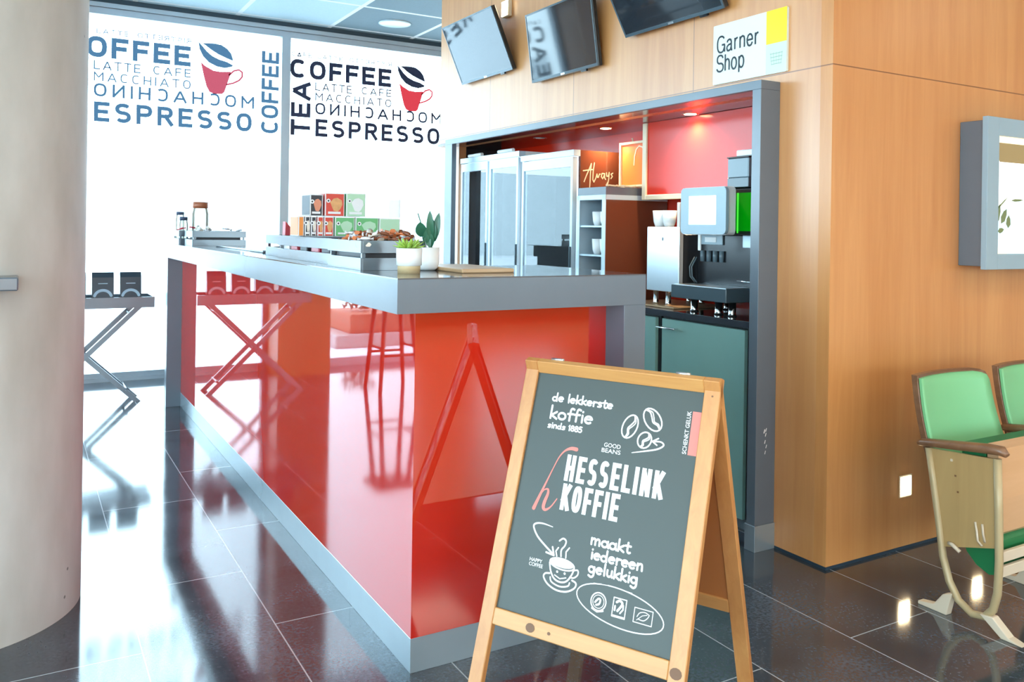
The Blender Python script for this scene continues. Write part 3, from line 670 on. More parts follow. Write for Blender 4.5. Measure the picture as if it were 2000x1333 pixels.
# --- fridges
def fridge(name, y0, y1, ztop, doors, label, side='brown'):
    t = thing(name, (3.0, (y0 + y1) / 2, 0), label, 'fridge', 'glass door drink fridges')
    b = MB(); b.box(NX + 0.05, 3.24, y0, y0 + 0.02, 0.02, ztop); b.box(NX + 0.05, 3.24, y1 - 0.02, y1, 0.02, ztop)
    b.box(NX + 0.05, 3.24, y0 + 0.02, y1 - 0.02, ztop - 0.03, ztop); b.box(NX + 0.05, 3.24, y0 + 0.02, y1 - 0.02, 0.02, 0.12)
    b.build('cabinet', side, t)
    MB().box(3.10, 3.13, y0 + 0.02, y1 - 0.027, 0.12, ztop - 0.03).box(NX + 0.052, 3.13, y1 - 0.027, y1 - 0.0205, 0.12, ztop - 0.03).build('glow_lining', 'fridgeglow', t)  # back and side lining glow in place of fridge lamps
    MB().box(NX, NX + 0.05, y0, y1, ztop - 0.037, ztop, 0.001).build('top_trim', 'lightblue', t)
    for z in (1.088, 0.75, 0.4): MB().box(NX + 0.06, 3.10, y0 + 0.025, y1 - 0.025, z, z + 0.006).build('rack', 'steel', t)
    for (a, b2) in doors:
        f = MB(); w = 0.022
        f.box(NX - 0.002, NX + 0.03, a, a + w, 0.10, ztop - 0.042); f.box(NX - 0.002, NX + 0.03, b2 - w, b2, 0.10, ztop - 0.042)
        f.box(NX - 0.002, NX + 0.03, a + w, b2 - w, ztop - 0.10, ztop - 0.042); f.box(NX - 0.002, NX + 0.03, a + w, b2 - w, 0.10, 0.16)
        d = f.build('door', 'lightblue', t)
        MB().box(NX + 0.006, NX + 0.010, a + w, b2 - w, 0.16, ztop - 0.10).build('door_glass', 'fridgeglass', d)
        MB().box(NX - 0.014, NX - 0.002, a + 0.004, a + 0.016, 0.9, 1.25, 0.002).build('handle', 'smoke2', d)
    return t
f2 = fridge('drink_fridge', 4.133, 4.745, 1.822, [(4.137, 4.72)], 'single door drink fridge beside the cup shelf, script lettering on its brown side')
f1 = fridge('drink_fridge', 4.765, 5.62, 1.86, [(4.77, 5.165), (5.19, 5.60)], 'wide double door drink fridge at the left end of the niche', 'white')
for (y0, y1) in ((4.86, 5.06), (5.30, 5.50)):
    o = MB().tube([(2.815, y0, 1.873), (2.815, y1, 1.873)], 0.0125, 12).build('strip_light', 'white')
    tag(o, 'short white tube lying on the double fridge top, ' + ('nearer the single door fridge' if y0 < 5 else 'nearer the left niche end'), 'strip light', 'white tubes on the fridge')
# items in fridges
def bottle(x, y, z, r, h, m, cap, label, group):
    t = thing('bottle', (x, y, z), label, 'bottle', group)
    MB().lathe(x, y, [(0, 0), (r, 0.002), (r, h * 0.5), (r * 0.85, h * 0.62), (r * 0.35, h * 0.8), (r * 0.33, h * 0.94), (0, h * 0.94)], 14, z).build('glass', m, t)
    MB().lathe(x, y, [(0, 0), (r * 0.42, 0), (r * 0.42, h * 0.08), (0, h * 0.08)], 12, z + h * 0.93).build('cap', cap, t)
    MB().lathe(x, y, [(r * 1.01, h * 0.12), (r * 1.01, h * 0.42)], 14, z).build('bottle_label', 'fruit', t)
for k, yy in enumerate((4.30, 4.37, 4.44, 4.51, 4.58)):
    bottle(2.865, yy, 1.096, 0.028, 0.165, 'bottle', ('boxorange', 'wrap_s', 'wrap_s', 'boxorange', 'wrap_s')[k], 'small labelled bottle on the lower rack of the single door fridge', 'bottles in the single door fridge')
for k, yy in enumerate((4.84, 4.91, 4.98)):
    bottle(2.865, yy, 1.096, 0.028, 0.17, 'jar', 'white', 'clear bottle low behind the right door of the double fridge', 'bottles in the double fridge')
# script on the fridge side
O = (2.865, 4.1325, 1.60)
A = flatmb(); sw = 0.007
S_ = lambda pts, w=sw: A.stroke(pts, w, O, (1, 0, 0), (0, 0, 1))
S_([(0.015, 0.035), (0.03, 0.07), (0.055, 0.12), (0.066, 0.145), (0.06, 0.09), (0.058, 0.03), (0.056, 0.005)]); S_([(0.008, 0.10), (0.04, 0.105), (0.075, 0.11)])
S_([(0.088, 0.15), (0.08, 0.10), (0.078, 0.05), (0.086, 0.035), (0.10, 0.06), (0.108, 0.085), (0.112, 0.065), (0.118, 0.065), (0.126, 0.085), (0.132, 0.085)])
S_([(0.160, 0.090), (0.145, 0.090), (0.140, 0.07), (0.150, 0.058), (0.160, 0.075), (0.164, 0.09), (0.164, 0.065), (0.172, 0.055)])
S_([(0.178, 0.095), (0.180, 0.075), (0.192, 0.075), (0.198, 0.098), (0.196, 0.06), (0.186, 0.02), (0.176, 0.02), (0.190, 0.04)])
S_([(0.225, 0.095), (0.212, 0.088), (0.222, 0.075), (0.212, 0.062)])
A.build('script_lettering', 'goldframe', f2)
# crumpled lights / garland on shelf unit top
g = [(3.2 - k * 0.02, 3.84 + 0.02 * math.sin(k * 1.9), 1.598 + 0.004 * (k % 2)) for k in range(20)]
tag(MB().tube(g, 0.006, 6).build('garland', 'goldframe'), 'thin cream cord lying along the top of the cup shelf unit', 'cord')
# small picture
t = thing('picture_frame', (3.10, 3.97, 1.60), 'small red orange framed picture standing on the cup shelf unit', 'picture')
y0, y1, z0, z1, x = 3.78, 4.075, 1.603, 1.872, 3.105
f = MB(); f.box(x - 0.012, x + 0.012, y1 - 0.014, y1, z0, z1); f.box(x - 0.012, x + 0.012, y0, y0 + 0.014, z0, z1); f.box(x - 0.012, x + 0.012, y0 + 0.014, y1 - 0.014, z1 - 0.014, z1); f.box(x - 0.012, x + 0.012, y0 + 0.014, y1 - 0.014, z0, z0 + 0.014)
f.build('frame', 'goldframe', t)
pc = MB().box(x, x + 0.01, y0 + 0.014, y1 - 0.014, z0 + 0.014, z1 - 0.014).build('print', 'orangecard', t)
flatmb().stroke([(0, 0), (0.004, 0.05), (0.02, 0.09), (0.045, 0.108), (0.075, 0.10), (0.10, 0.06), (0.105, 0.0)], 0.008, (x - 0.001, 3.945, 1.735), (0, -1, 0), (0, 0, 1)).build('arc_print', 'goldframe', pc)
MB().tube([(x, 3.96, z1), (x, 3.965, z1 + 0.02), (x, 3.98, z1 + 0.02), (x, 3.985, z1)], 0.004, 6).build('hanger', 'goldframe', t)
# big hanging frame
t = thing('hanging_frame', (2.97, 3.2, 1.955), 'large cream-edged red menu panel hanging from the niche soffit', 'frame')
x = 3.028
MB().box(x - 0.01, x + 0.012, 3.730, 3.765, 1.522, 1.953, 0.003).build('upright', 'goldframe', t)
MB().box(x - 0.01, x + 0.012, 2.66, 3.73, 1.522, 1.55, 0.003).build('bottom_rail', 'goldframe', t)
MB().box(x - 0.01, x + 0.012, 2.63, 2.66, 1.522, 1.953, 0.003).build('upright', 'goldframe', t)
MB().box(x + 0.002, x + 0.008, 2.66, 3.73, 1.55, 1.953).build('panel', 'redwall', t)
# downlights in the soffit
for i, (x, y) in enumerate(((2.975, 4.784), (2.999, 4.086), (2.976, 3.325))):
    lab = ['recessed soffit downlight over the drink fridges, looking unlit', 'glowing recessed downlight in the middle of the niche soffit', 'glowing recessed downlight above the coffee machine'][i]
    t = thing('downlight', (x, y, 1.955), lab, 'downlight', 'recessed downlights in the niche soffit')
    MB().lathe(x, y, [(0.030, 0.002), (0.045, 0.0), (0.047, 0.003)], 24, 1.9525).build('rim', 'chrome', t)
    MB().lathe(x, y, [(0, 0), (0.031, 0), (0.031, 0.002)], 24, 1.9528).build('lens', 'lampglow' if i else 'white', t)
    if i: light('downlight_lamp', 'SPOT', (x, y, 1.945), 26, (1.0, 0.72, 0.42), 0.03, t, None, R(140), 0.8)

# ================================================================== NICHE WALL: TVs, sign, lamp
def tv(y, z, tilt, x, label, w=0.78, h=0.46, yawr=0.0):
    t = thing('television', (x, y, z), label, 'television', 'flat screens hung tilted above the niche')
    t.rotation_euler = (0, tilt, yawr)
    MB().box(0.0, 0.03, -w / 2, w / 2, -h / 2, h / 2, 0.004).build('housing', 'black', t, local=True)
    b = MB(); e = 0.010
    b.box(-0.005, 0.0, -w / 2, w / 2, h / 2 - e, h / 2); b.box(-0.005, 0.0, -w / 2, w / 2, -h / 2, -h / 2 + e * 1.6); b.box(-0.005, 0, -w / 2, -w / 2 + e, -h / 2 + e * 1.6, h / 2 - e); b.box(-0.005, 0, w / 2 - e, w / 2, -h / 2 + e * 1.6, h / 2 - e)
    b.build('bezel', 'smoke2', t, local=True)
    MB().box(-0.003, 0.0, -w / 2 + e, w / 2 - e, -h / 2 + e * 1.6, h / 2 - e).build('screen', 'screen', t, local=True)
    MB().box(-0.007, -0.005, -0.02, 0.02, -h / 2 + 0.002, -h / 2 + 0.012).build('badge', 'chrome', t, local=True)
    MB().box(-0.002, 0.012, -w / 2 + 0.12, -w / 2 + 0.17, -h / 2 - 0.012, -h / 2).build('sensor', 'black', t, local=True)
    MB().box(0.03, 0.06, -0.10, 0.10, -0.10, 0.10).build('mount', 'black', t, local=True)
    return t
tv(5.168, 2.590, -0.41, 2.685, 'leftmost tilted television, nearest the windows, mirroring bright sky', 0.735, 0.428)
tv(4.186, 2.472, -0.144, 2.73, 'middle television above the niche, mirroring the window lettering', 0.70, 0.42)
tv(3.229, 2.558, -0.51, 2.66, 'rightmost television, dark screen cut by the top of the photo beside the yellow sign', 0.73, 0.424)
t = thing('wall_light', (NX, 4.93, 2.82), 'small glowing square wall lamp between the left and middle televisions', 'wall lamp')
MB().box(NX - 0.03, NX, 4.885, 4.975, 2.765, 2.875, 0.004).build('housing', 'goldframe', t)
MB().box(NX - 0.034, NX - 0.03, 4.892, 4.968, 2.772, 2.868).build('diffuser', 'wallglow', t)
t = thing('shop_sign', (NX, 2.74, 2.17), 'white and yellow rectangular Garner Shop sign on the wood wall', 'sign')
sx = NX - 0.012
def signpt(y, z): return (sx, y, z)
sy0, sy1, sz0, sz1 = 2.526, 2.966, 2.035, 2.310
MB().prism(rrect(sy0, sy1, sz0, sz1, 0.006, sx), (0.012, 0, 0)).build('plate', 'sign', t)
MB().box(sx - 0.0008, sx, sy0 + 0.002, 2.640, sz0 + 0.002, 2.165).build('green_field', 'signgreen', t)
MB().box(sx - 0.0008, sx, sy0, 2.640, 2.165, sz1).build('yellow_field', 'yellow', t)
GL = {
 'G': (.62, [sup(.29, .37, .29, .37, 38, 300, 18, .85) + [(.50, .12), (.56, .22), (.56, .34), (.34, .34)], [(.57, .3), (.57, .0)]]),
 'a': (.50, [[(.05, .39), (.10, .48), (.22, .52), (.33, .49), (.37, .40), (.37, .10), (.40, .02), (.46, .02)], [(.37, .31), (.16, .27), (.05, .20), (.03, .12), (.08, .02), (.19, .0), (.31, .05), (.37, .16)]]),
 'r': (.30, [[(.05, 0), (.05, .52)], [(.05, .34), (.12, .47), (.27, .51)]]), 'n': (.46, [[(.05, 0), (.05, .52)], [(.05, .36), (.12, .48), (.24, .52), (.35, .47), (.38, .37), (.38, 0)]]),
 'e': (.48, [[(.03, .27), (.41, .27), (.39, .41), (.31, .50), (.22, .52), (.10, .47), (.03, .33), (.03, .18), (.10, .04), (.22, 0), (.33, .03), (.41, .15)]]),
 'S': (.56, [sup(.27, .56, .24, .19, 10, 262, 14, .9) + sup(.27, .19, .27, .19, 82, -170, 14, .9)]), 'h': (.46, [[(.05, 0), (.05, .75)], [(.05, .36), (.12, .48), (.24, .52), (.35, .47), (.38, .37), (.38, 0)]]),
 'o': (.48, [sup(.22, .26, .20, .26, 90, 455, 18, .95)]), 'p': (.48, [[(.05, .52), (.05, -.2)], sup(.24, .26, .19, .26, 90, 455, 18, .95)])}
L = flatmb()
def gl(txt, u0, z0, w, xh):
    tot = sum(GL[c][0] + .10 for c in txt) - .10; k = w / tot; u = 0; hz = xh / .52
    for c in txt:
        L.gid = getattr(L, 'gid', 0) + 1
        for st in GL[c][1]: L.stroke([(u + x_ * k, y_ * hz) for x_, y_ in st], 0.0088, (sx - 0.0002, u0, z0), (0, -1, 0), (0, 0, 1), caps=False)
        u += (GL[c][0] + .10) * k
gl('Garner', 2.938, 2.180, 0.255, 0.052); gl('Shop', 2.940, 2.092, 0.172, 0.052)
L.build('lettering', 'ink', t)
b = flatmb(); bo = (sx - 0.0012, 2.615, 2.075)
for z in (0.0, 0.015, 0.03, 0.045): b.stroke([(0.006 - z * 0.13, z), (0.062 + z * 0.13, z)], 0.003, bo, (0, -1, 0), (0, 0, 1), 0.0003)
for k in range(5): b.stroke([(0.008 + k * 0.013, 0), (0.001 + k * 0.0165, 0.05)], 0.002, bo, (0, -1, 0), (0, 0, 1), 0.0003)
b.build('basket_symbol', 'signline', t)

# ================================================================== RIGHT WALL: lamps and light box
for i, x in enumerate((3.30, 3.83)):
    t = thing('wall_light', (x, RY, 0.27), ['small glowing square lamp low on the wood wall left of the seats', 'small glowing low wall lamp hidden behind the first seat, seen as a floor reflection'][i], 'wall lamp', 'low lamps in the wood wall')
    MB().box(x - 0.042, x + 0.042, RY - 0.004, RY, 0.222, 0.318, 0.002).build('housing', 'cream', t)
    MB().box(x - 0.034, x + 0.034, RY - 0.006, RY - 0.004, 0.23, 0.31).build('diffuser', 'wallglow', t)
t = thing('display_case', (4.1, 2.23, 1.54), 'grey-framed lit display box with plants on the wood wall at right', 'display')
MB().box(3.655, 4.70, 2.185, 2.297, 1.215, 1.86, 0.002).build('case_body', 'grey', t)
f = MB(); X0, X1, Z0, Z1 = 3.640, 4.75, 1.202, 1.874; a = 0.088
f.box(X0, X0 + a, 2.160, 2.185, Z0, Z1, 0.001); f.box(X1 - a, X1, 2.160, 2.185, Z0, Z1, 0.001); f.box(X0 + a, X1 - a, 2.160, 2.185, Z1 - a * 0.9, Z1, 0.001); f.box(X0 + a, X1 - a, 2.160, 2.185, Z0, Z0 + a * 0.78, 0.001)
f.build('front_frame', 'greyblue', t)
MB().box(3.705, 3.735, 2.282, 2.297, 1.235, 1.86).box(3.705, 3.80, 2.25, 2.297, 1.235, 1.255).build('wall_trim', 'pink', t)
fx = 3.735
sc = MB().box(3.728, 4.662, 2.176, 2.180, 1.27, 1.795).build('backlit_print', 'picwhite', t)
MB().box(3.728, 4.662, 2.174, 2.176, 1.765, 1.795).build('print_shape', 'piccream', sc)
q = flatmb()
def pp(bb, pts, y): bb.bm.faces.new([bb.bm.verts.new((3.728 + p[0], y, p[1])) for p in pts])
pp(q, [(0, 1.715), (0.93, 1.72), (0.93, 1.765), (0, 1.765)], 2.1745); pp(q, [(0.03, 1.68), (0.2, 1.68), (0.93, 1.70), (0.93, 1.72), (0.0, 1.715)], 2.1744); q.build('print_shape', 'picbrown', sc)
q = flatmb(); pp(q, [(0, 1.27), (0.93, 1.27), (0.93, 1.50), (0.3, 1.52), (0.10, 1.50), (0, 1.46)], 2.1747); q.build('print_shape', 'picsky', sc)
q = flatmb(); pp(q, [(0, 1.27), (0.10, 1.27), (0.05, 1.295), (0.0, 1.31)], 2.1743); q.build('print_shape', 'piccream', sc)
q = flatmb()
def leafp(bx, bz, ang, ln, wd):
    c, s = math.cos(ang), math.sin(ang)
    P = [(0, 0), (ln * .3, wd), (ln * .7, wd * .8), (ln, 0), (ln * .7, -wd * .8), (ln * .3, -wd)]
    pp(q, [(bx + x_ * c - y_ * s, bz + x_ * s + y_ * c) for x_, y_ in P], 2.1740)
leafp(0.0, 1.40, 1.2, 0.10, 0.02); leafp(0.045, 1.405, 1.0, 0.08, 0.018); leafp(0.10, 1.385, 1.5, 0.06, 0.018); leafp(0.0, 1.46, 0.6, 0.12, 0.004); leafp(0.12, 1.51, 0.05, 0.10, 0.006); leafp(0.02, 1.37, 0.2, 0.05, 0.012)
leafp(0.3, 1.38, 1.9, 0.10, 0.03); leafp(0.33, 1.38, 1.1, 0.12, 0.03)
q.build('leaf_print', 'picleaf', sc)

# ================================================================== THEATRE SEATS
def seat(x0, first, label):
    t = thing('theatre_seat', (x0 + 0.25, 1.8, 0), label, 'seat', 'row of tip-up theatre seats')
    # side frame: bent flat tube
    tx = x0
    path = [(tx, 1.905, 0.575), (tx, 1.885, 0.46), (tx, 1.862, 0.32), (tx, 1.845, 0.20), (tx, 1.82, 0.12), (tx, 1.785, 0.065), (tx, 1.735, 0.037), (tx, 1.69, 0.045), (tx, 1.662, 0.08), (tx, 1.648, 0.14), (tx, 1.644, 0.25), (tx, 1.648, 0.42), (tx, 1.655, 0.595)]
    MB().tube(path, 0.0135, 10).build('side_frame', 'beige', t)
    # side panel
    pn = MB().prism([(tx - 0.004, 1.905, 0.575), (tx - 0.004, 1.655, 0.592), (tx - 0.004, 1.650, 0.292), (tx - 0.004, 1.845, 0.235)], (0.012, 0, 0)).build('side_panel', 'ply', t)
    if first:
        for (y, z) in ((1.80, 0.50), (1.79, 0.445)): MB().box(tx - 0.006, tx - 0.004, y - 0.003, y + 0.003, z - 0.003, z + 0.003).build('screw', 'knot', pn)
        MB().box(tx - 0.008, tx - 0.004, y + 0.02, y + 0.028, 0.548, 0.556).build('screw', 'cream', pn)
        s2 = MB(); s2.tube([(tx - 0.006, 1.725, 0.36), (tx - 0.012, 1.715, 0.33), (tx - 0.012, 1.712, 0.30), (tx - 0.006, 1.70, 0.285)], 0.004, 6); s2.tube([(tx - 0.006, 1.70, 0.36), (tx - 0.012, 1.693, 0.33), (tx - 0.006, 1.69, 0.30)], 0.004, 6)
        s2.build('hinge_clip', 'cream', pn)
        MB().tube([(tx - 0.004, 1.82, 0.255), (tx - 0.016, 1.80, 0.258), (tx - 0.012, 1.775, 0.240)], 0.007, 8).build('pivot_cap', 'cream', pn)
    # armrest
    ar = [(tx, 1.945, 0.582), (tx, 1.93, 0.590), (tx, 1.85, 0.600), (tx, 1.76, 0.612), (tx, 1.68, 0.622), (tx, 1.64, 0.624), (tx, 1.622, 0.612)]
    a_ = MB().tube(ar, [0.012, 0.019, 0.022, 0.023, 0.024, 0.023, 0.012], 12, flat=0.75).build('armrest', 'oldwood', t)
    # feet
    ft = MB(); ft.prism([(tx - 0.018, 1.70, 0.055), (tx - 0.018, 1.655, 0.060), (tx - 0.018, 1.60, 0.012), (tx - 0.018, 1.555, 0.0), (tx - 0.018, 1.625, 0.0)], (0.036, 0, 0)); ft.build('foot', 'cream', t, bevel=0.003)
    ft = MB(); ft.prism([(tx - 0.016, 1.80, 0.085), (tx - 0.016, 1.835, 0.07), (tx - 0.016, 1.87, 0.022), (tx - 0.016, 1.93, 0.012), (tx - 0.016, 1.93, 0.0), (tx - 0.016, 1.82, 0.0)], (0.032, 0, 0)); ft.build('foot', 'cream', t, bevel=0.003)
    # backrest: curved shell with pad
    def sheet(name, m, inset, yo, thick, par, r=0.05):
        n_, k_ = 14, 10; b = MB(); A_, B_ = [], []
        for side, store, dy in ((0, A_, 0), (1, B_, thick)):
            for j in range(k_ + 1):
                row = []
                v = j / k_
                for i in range(n_ + 1):
                    u = i / n_
                    wv = 0.5
                    xl, xr = x0 + 0.005 + inset + 0.03 * v, x0 + 0.005 + 0.480 - inset - 0.0 * v
                    # rounded right upper corner
                    z = 0.50 + (0.822 - inset - 0.50) * v
                    x = xl + (xr - xl) * u
                    if v > 0.86 and u > 0.86:
                        du, dv = (u - 0.86) / 0.14, (v - 0.86) / 0.14; l_ = max(1.0, math.hypot(du, dv)); m_ = max(du, dv, 1e-6)
                        f_ = m_ / max(math.hypot(du, dv), 1e-6)
                        x = xl + (xr - xl) * (0.86 + 0.14 * du * f_); z = 0.50 + (0.822 - inset - 0.50) * (0.86 + 0.14 * dv * f_)
                    yy = 1.885 + (z - 0.50) * 0.30 + 0.035 * (1 - (2 * u - 1) ** 2) + 0.012 * math.sin(v * 3.1) + yo + dy
                    row.append(b.bm.verts.new((x, yy, z)))
                store.append(row)
        for j in range(k_):
            for i in range(n_):
                f = b.bm.faces.new((A_[j][i], A_[j][i + 1], A_[j + 1][i + 1], A_[j + 1][i])); f.smooth = True
                f = b.bm.faces.new((B_[j][i], B_[j + 1][i], B_[j + 1][i + 1], B_[j][i + 1])); f.smooth = True
        for j in range(k_):
            b.bm.faces.new((A_[j][0], A_[j + 1][0], B_[j + 1][0], B_[j][0])); b.bm.faces.new((A_[j][n_], B_[j][n_], B_[j + 1][n_], A_[j + 1][n_]))
        for i in range(n_):
            b.bm.faces.new((A_[k_][i], A_[k_][i + 1], B_[k_][i + 1], B_[k_][i])); b.bm.faces.new((A_[0][i], B_[0][i], B_[0][i + 1], A_[0][i + 1]))
        return b.build(name, m, par)
    bk = sheet('backrest', 'oldwood', 0.0, 0.0, 0.022, t)
    sheet('pad', 'mint', 0.010, -0.009, 0.010, bk)
    # tipped-up seat
    x1 = x0 + 0.02; xe = x0 + 0.48
    s_ = MB().prism([(x1, 1.700, 0.635), (x1, 1.664, 0.62), (x1, 1.660, 0.45), (x1, 1.668, 0.33), (x1, 1.690, 0.31), (x1, 1.712, 0.33), (x1, 1.705, 0.45)], (xe - x1, 0, 0)).build('seat', 'ply2', t)
    c_ = [(x1, 1.79, 0.62), (x1, 1.80, 0.4), (x1, 1.792, 0.30), (x1, 1.77, 0.24), (x1, 1.735, 0.205), (x1, 1.69, 0.185), (x1, 1.672, 0.19), (x1, 1.672, 0.30), (x1, 1.713, 0.34), (x1, 1.706, 0.62)]
    MB().prism(c_, (xe - x1, 0, 0)).build('cushion', 'deepgreen', s_)
    for z in (0.262, 0.212): MB().box(x0 + 0.005, x0 + 0.492, 1.640, 1.655, z - 0.019, z + 0.017, 0.002).build('cross_bar', 'cream', t)
    return t
seat(2.872, True, 'leftmost green tip-up theatre seat with bent tube frame against the wood wall')
seat(3.392, False, 'second green theatre seat in the row, cut off by the right edge')

# ================================================================== A-BOARD
zt = 0.965; TL = Vector((1.332, 2.170, 0)); TR = Vector((1.598, 1.644, 0)); d = (TR - TL).normalized(); wd = (TR - TL).length
t = thing('sidewalk_board', (TL.x, TL.y, 0), 'wooden A-frame chalkboard advertising coffee in front of the red counter', 'sign board', None, math.atan2(d.y, d.x))
# local axes: x along width, -y towards the front, z up
sp = 0.328; Lg = math.hypot(sp, zt); th = math.atan2(sp, zt)
def face(front):
    """matrix: local u (x), v (down the slope), n (outwards)"""
    sgn = -1 if front else 1
    down = Vector((0, sgn * sp, -zt)) / Lg; ux = Vector((1, 0, 0)); n = Vector((0, sgn * zt, sp)) / Lg
    m = Matrix((ux, down, n)).transposed().to_4x4(); m.translation = Vector((0, 0, zt)); return m
def fbox(mb, m, u0, u1, v0, v1, n0, n1, bev=0.002):
    b = bmesh.new(); bmesh.ops.create_cube(b, size=1)
    b.transform(Matrix.Translation(((u0 + u1) / 2, (v0 + v1) / 2, (n0 + n1) / 2)) @ Matrix.Diagonal((u1 - u0, v1 - v0, n1 - n0, 1)))
    if bev: bmesh.ops.bevel(b, geom=list(b.edges), offset=bev, segments=1, affect='EDGES')
    mb._add(b, m)
MF = face(True); MR = face(False)
tk = 0.022; U0, U1 = -0.012, wd - 0.002; Lb = Lg - 0.008
for m, nm in ((MF, 'front'), (MR, 'rear')):
    a = MB(); fbox(a, m, U0, U0 + 0.042, 0.0, Lb, -tk, 0.0); a.build('stile', 'pine', t, local=True)
    a = MB(); fbox(a, m, U1 - 0.044, U1, 0.0, Lb, -tk, 0.0); a.build('stile', 'pine', t, local=True)
    a = MB(); fbox(a, m, U0 + 0.042, U1 - 0.044, 0.0, 0.038, -tk, -0.0005); a.build('top_rail', 'pine_x', t, local=True)
    a = MB(); fbox(a, m, U0 + 0.042, U1 - 0.044, 0.698, 0.742, -tk, -0.0005); a.build('bottom_rail', 'pine_x', t, local=True)
a = MB(); fbox(a, MF, U0 + 0.040, U1 - 0.042, 0.034, 0.702, -0.014, -0.009, 0); bd = a.build('chalkboard', 'slate', t, local=True)
a = MB(); fbox(a, MF, U0 + 0.042, U1 - 0.044, 0.036, 0.70, -0.019, -0.015, 0); a.build('board_back', 'orangeboard', t, local=True)
a = MB(); fbox(a, MR, U0 + 0.042, U1 - 0.044, 0.036, 0.70, -0.016, -0.008, 0); a.build('rear_board', 'orangeboard', t, local=True)
for u in (0.09, 0.48):
    a = MB(); a.tube([(u - 0.02, 0, zt + 0.001), (u + 0.02, 0, zt + 0.001)], 0.004, 8); a.build('hinge', 'steel', t, local=True)
for (u, v, r) in ((U1 - 0.024, 0.722, 0.016), (0.15, 0.722, 0.014), (0.208, 0.722, 0.005), (0.13, 0.018, 0.012), (U1 - 0.02, 0.05, 0.003)):
    b = flatmb(); b.bm.faces.new([b.bm.verts.new(MF @ Vector((u + r * math.cos(k * .52), v + r * 0.85 * math.sin(k * .52), 0.0004))) for k in range(12)]); b.build('knot', 'knot', t, local=True)
# print on the board (u right, v up from the hinge => negative)
BO = MF @ Vector((0, 0, -0.0088)); BU = (MF.to_3x3() @ Vector((1, 0, 0))); BV = (MF.to_3x3() @ Vector((0, -1, 0)))
def bt(s, u, v, w, h, m='chalk', bold=0.0, sp_=1.0): return text(s, m, t, 'l', BO + BU * u - BV * v, BU, BV, w, h, bold, local=True, spacing=sp_)
W_ = flatmb()
def smooth(P, ws, n=4):
    P = [Vector(p) for p in P]; Q, V = [], []
    for i in range(len(P) - 1):
        a, b, c, d_ = P[max(i - 1, 0)], P[i], P[i + 1], P[min(i + 2, len(P) - 1)]
        for k in range(n):
            t_ = k / n; Q.append(0.5 * ((2 * b) + (c - a) * t_ + (2 * a - 5 * b + 4 * c - d_) * t_ ** 2 + (3 * b - a - 3 * c + d_) * t_ ** 3)); V.append(ws[i] + (ws[i + 1] - ws[i]) * t_)
    return [tuple(q) for q in Q] + [tuple(P[-1])], V + [ws[-1]]
def bs(pts, w=0.0042, mb=None, sm=True):
    if sm and 3 < len(pts) < 12: pts, w = smooth(pts, w if isinstance(w, list) else [w] * len(pts))
    m_ = mb or W_
    if mb is None and not getattr(W_, 'hold', False): W_.gid = getattr(W_, 'gid', 0) + 1
    m_.stroke([(a, -b) for a, b in pts], w, BO, BU, BV, 0.0006)
def arc(cx, cy, rx, ry, a0, a1, n=14, rot=0.0):
    P = []
    for k in range(n + 1):
        a = R(a0 + (a1 - a0) * k / n); x, y = rx * math.cos(a), ry * math.sin(a); c, s = math.cos(rot), math.sin(rot)
        P.append((cx + x * c - y * s, cy + x * s + y * c))
    return P
# hand-lettered glyphs, unit x-height 1, baseline 0, (width, strokes)
def A2(*a): return arc(*a)
G = {
 'o': (1.0, [A2(.45, .45, .38, .45, 90, 460)]), 'e': (.95, [[(.1, .5), (.8, .58)] + A2(.45, .48, .37, .46, 15, 310)]),
 'a': (1.0, [A2(.42, .45, .36, .45, 40, 400), [(.8, .95), (.78, .4), (.92, 0)]]), 'd': (1.0, [A2(.4, .42, .34, .42, 40, 400), [(.76, 1.7), (.74, .5), (.8, 0)]]),
 'l': (.42, [[(.2, 1.75), (.18, .8), (.22, 0)]]), 'i': (.42, [[(.2, .95), (.22, 0)], [(.2, 1.42), (.21, 1.46)]]),
 'k': (.9, [[(.15, 1.75), (.14, 0)], [(.75, .95), (.2, .45), (.8, 0)]]), 'r': (.75, [[(.15, .95), (.17, 0)], [(.17, .55), (.35, .9), (.68, .85)]]),
 's': (.8, [[(.66, .85), (.35, .95), (.15, .75), (.35, .52), (.62, .35), (.5, .06), (.12, .05)]]), 't': (.75, [[(.35, 1.5), (.33, .3), (.5, 0), (.68, .08)], [(.05, 1.0), (.7, 1.02)]]),
 'f': (.7, [[(.66, 1.6), (.42, 1.68), (.3, 1.3), (.28, 0)], [(.05, .9), (.62, .95)]]), 'n': (.95, [[(.15, .95), (.16, 0)], [(.17, .6), (.4, .95), (.68, .85), (.74, 0)]]),
 'm': (1.35, [[(.12, .95), (.14, 0)], [(.15, .6), (.35, .92), (.58, .8), (.62, 0)], [(.63, .6), (.85, .92), (1.08, .8), (1.14, 0)]]),
 'u': (.95, [[(.15, .95), (.16, .25), (.4, 0), (.68, .2)], [(.74, .95), (.72, .3), (.82, 0)]]), 'g': (1.0, [A2(.42, .48, .34, .44, 40, 400), [(.78, .92), (.78, -.3), (.5, -.68), (.14, -.5)]]),
 '1': (.5, [[(.12, 1.2), (.28, 1.55), (.28, 0)]]), '8': (.85, [A2(.42, 1.15, .26, .34, 90, 450), A2(.42, .4, .32, .4, 90, 450)]), '5': (.85, [[(.7, 1.5), (.25, 1.5), (.18, .85), (.5, .95), (.72, .5), (.5, .04), (.12, .1)]]),
 ' ': (.6, [])}
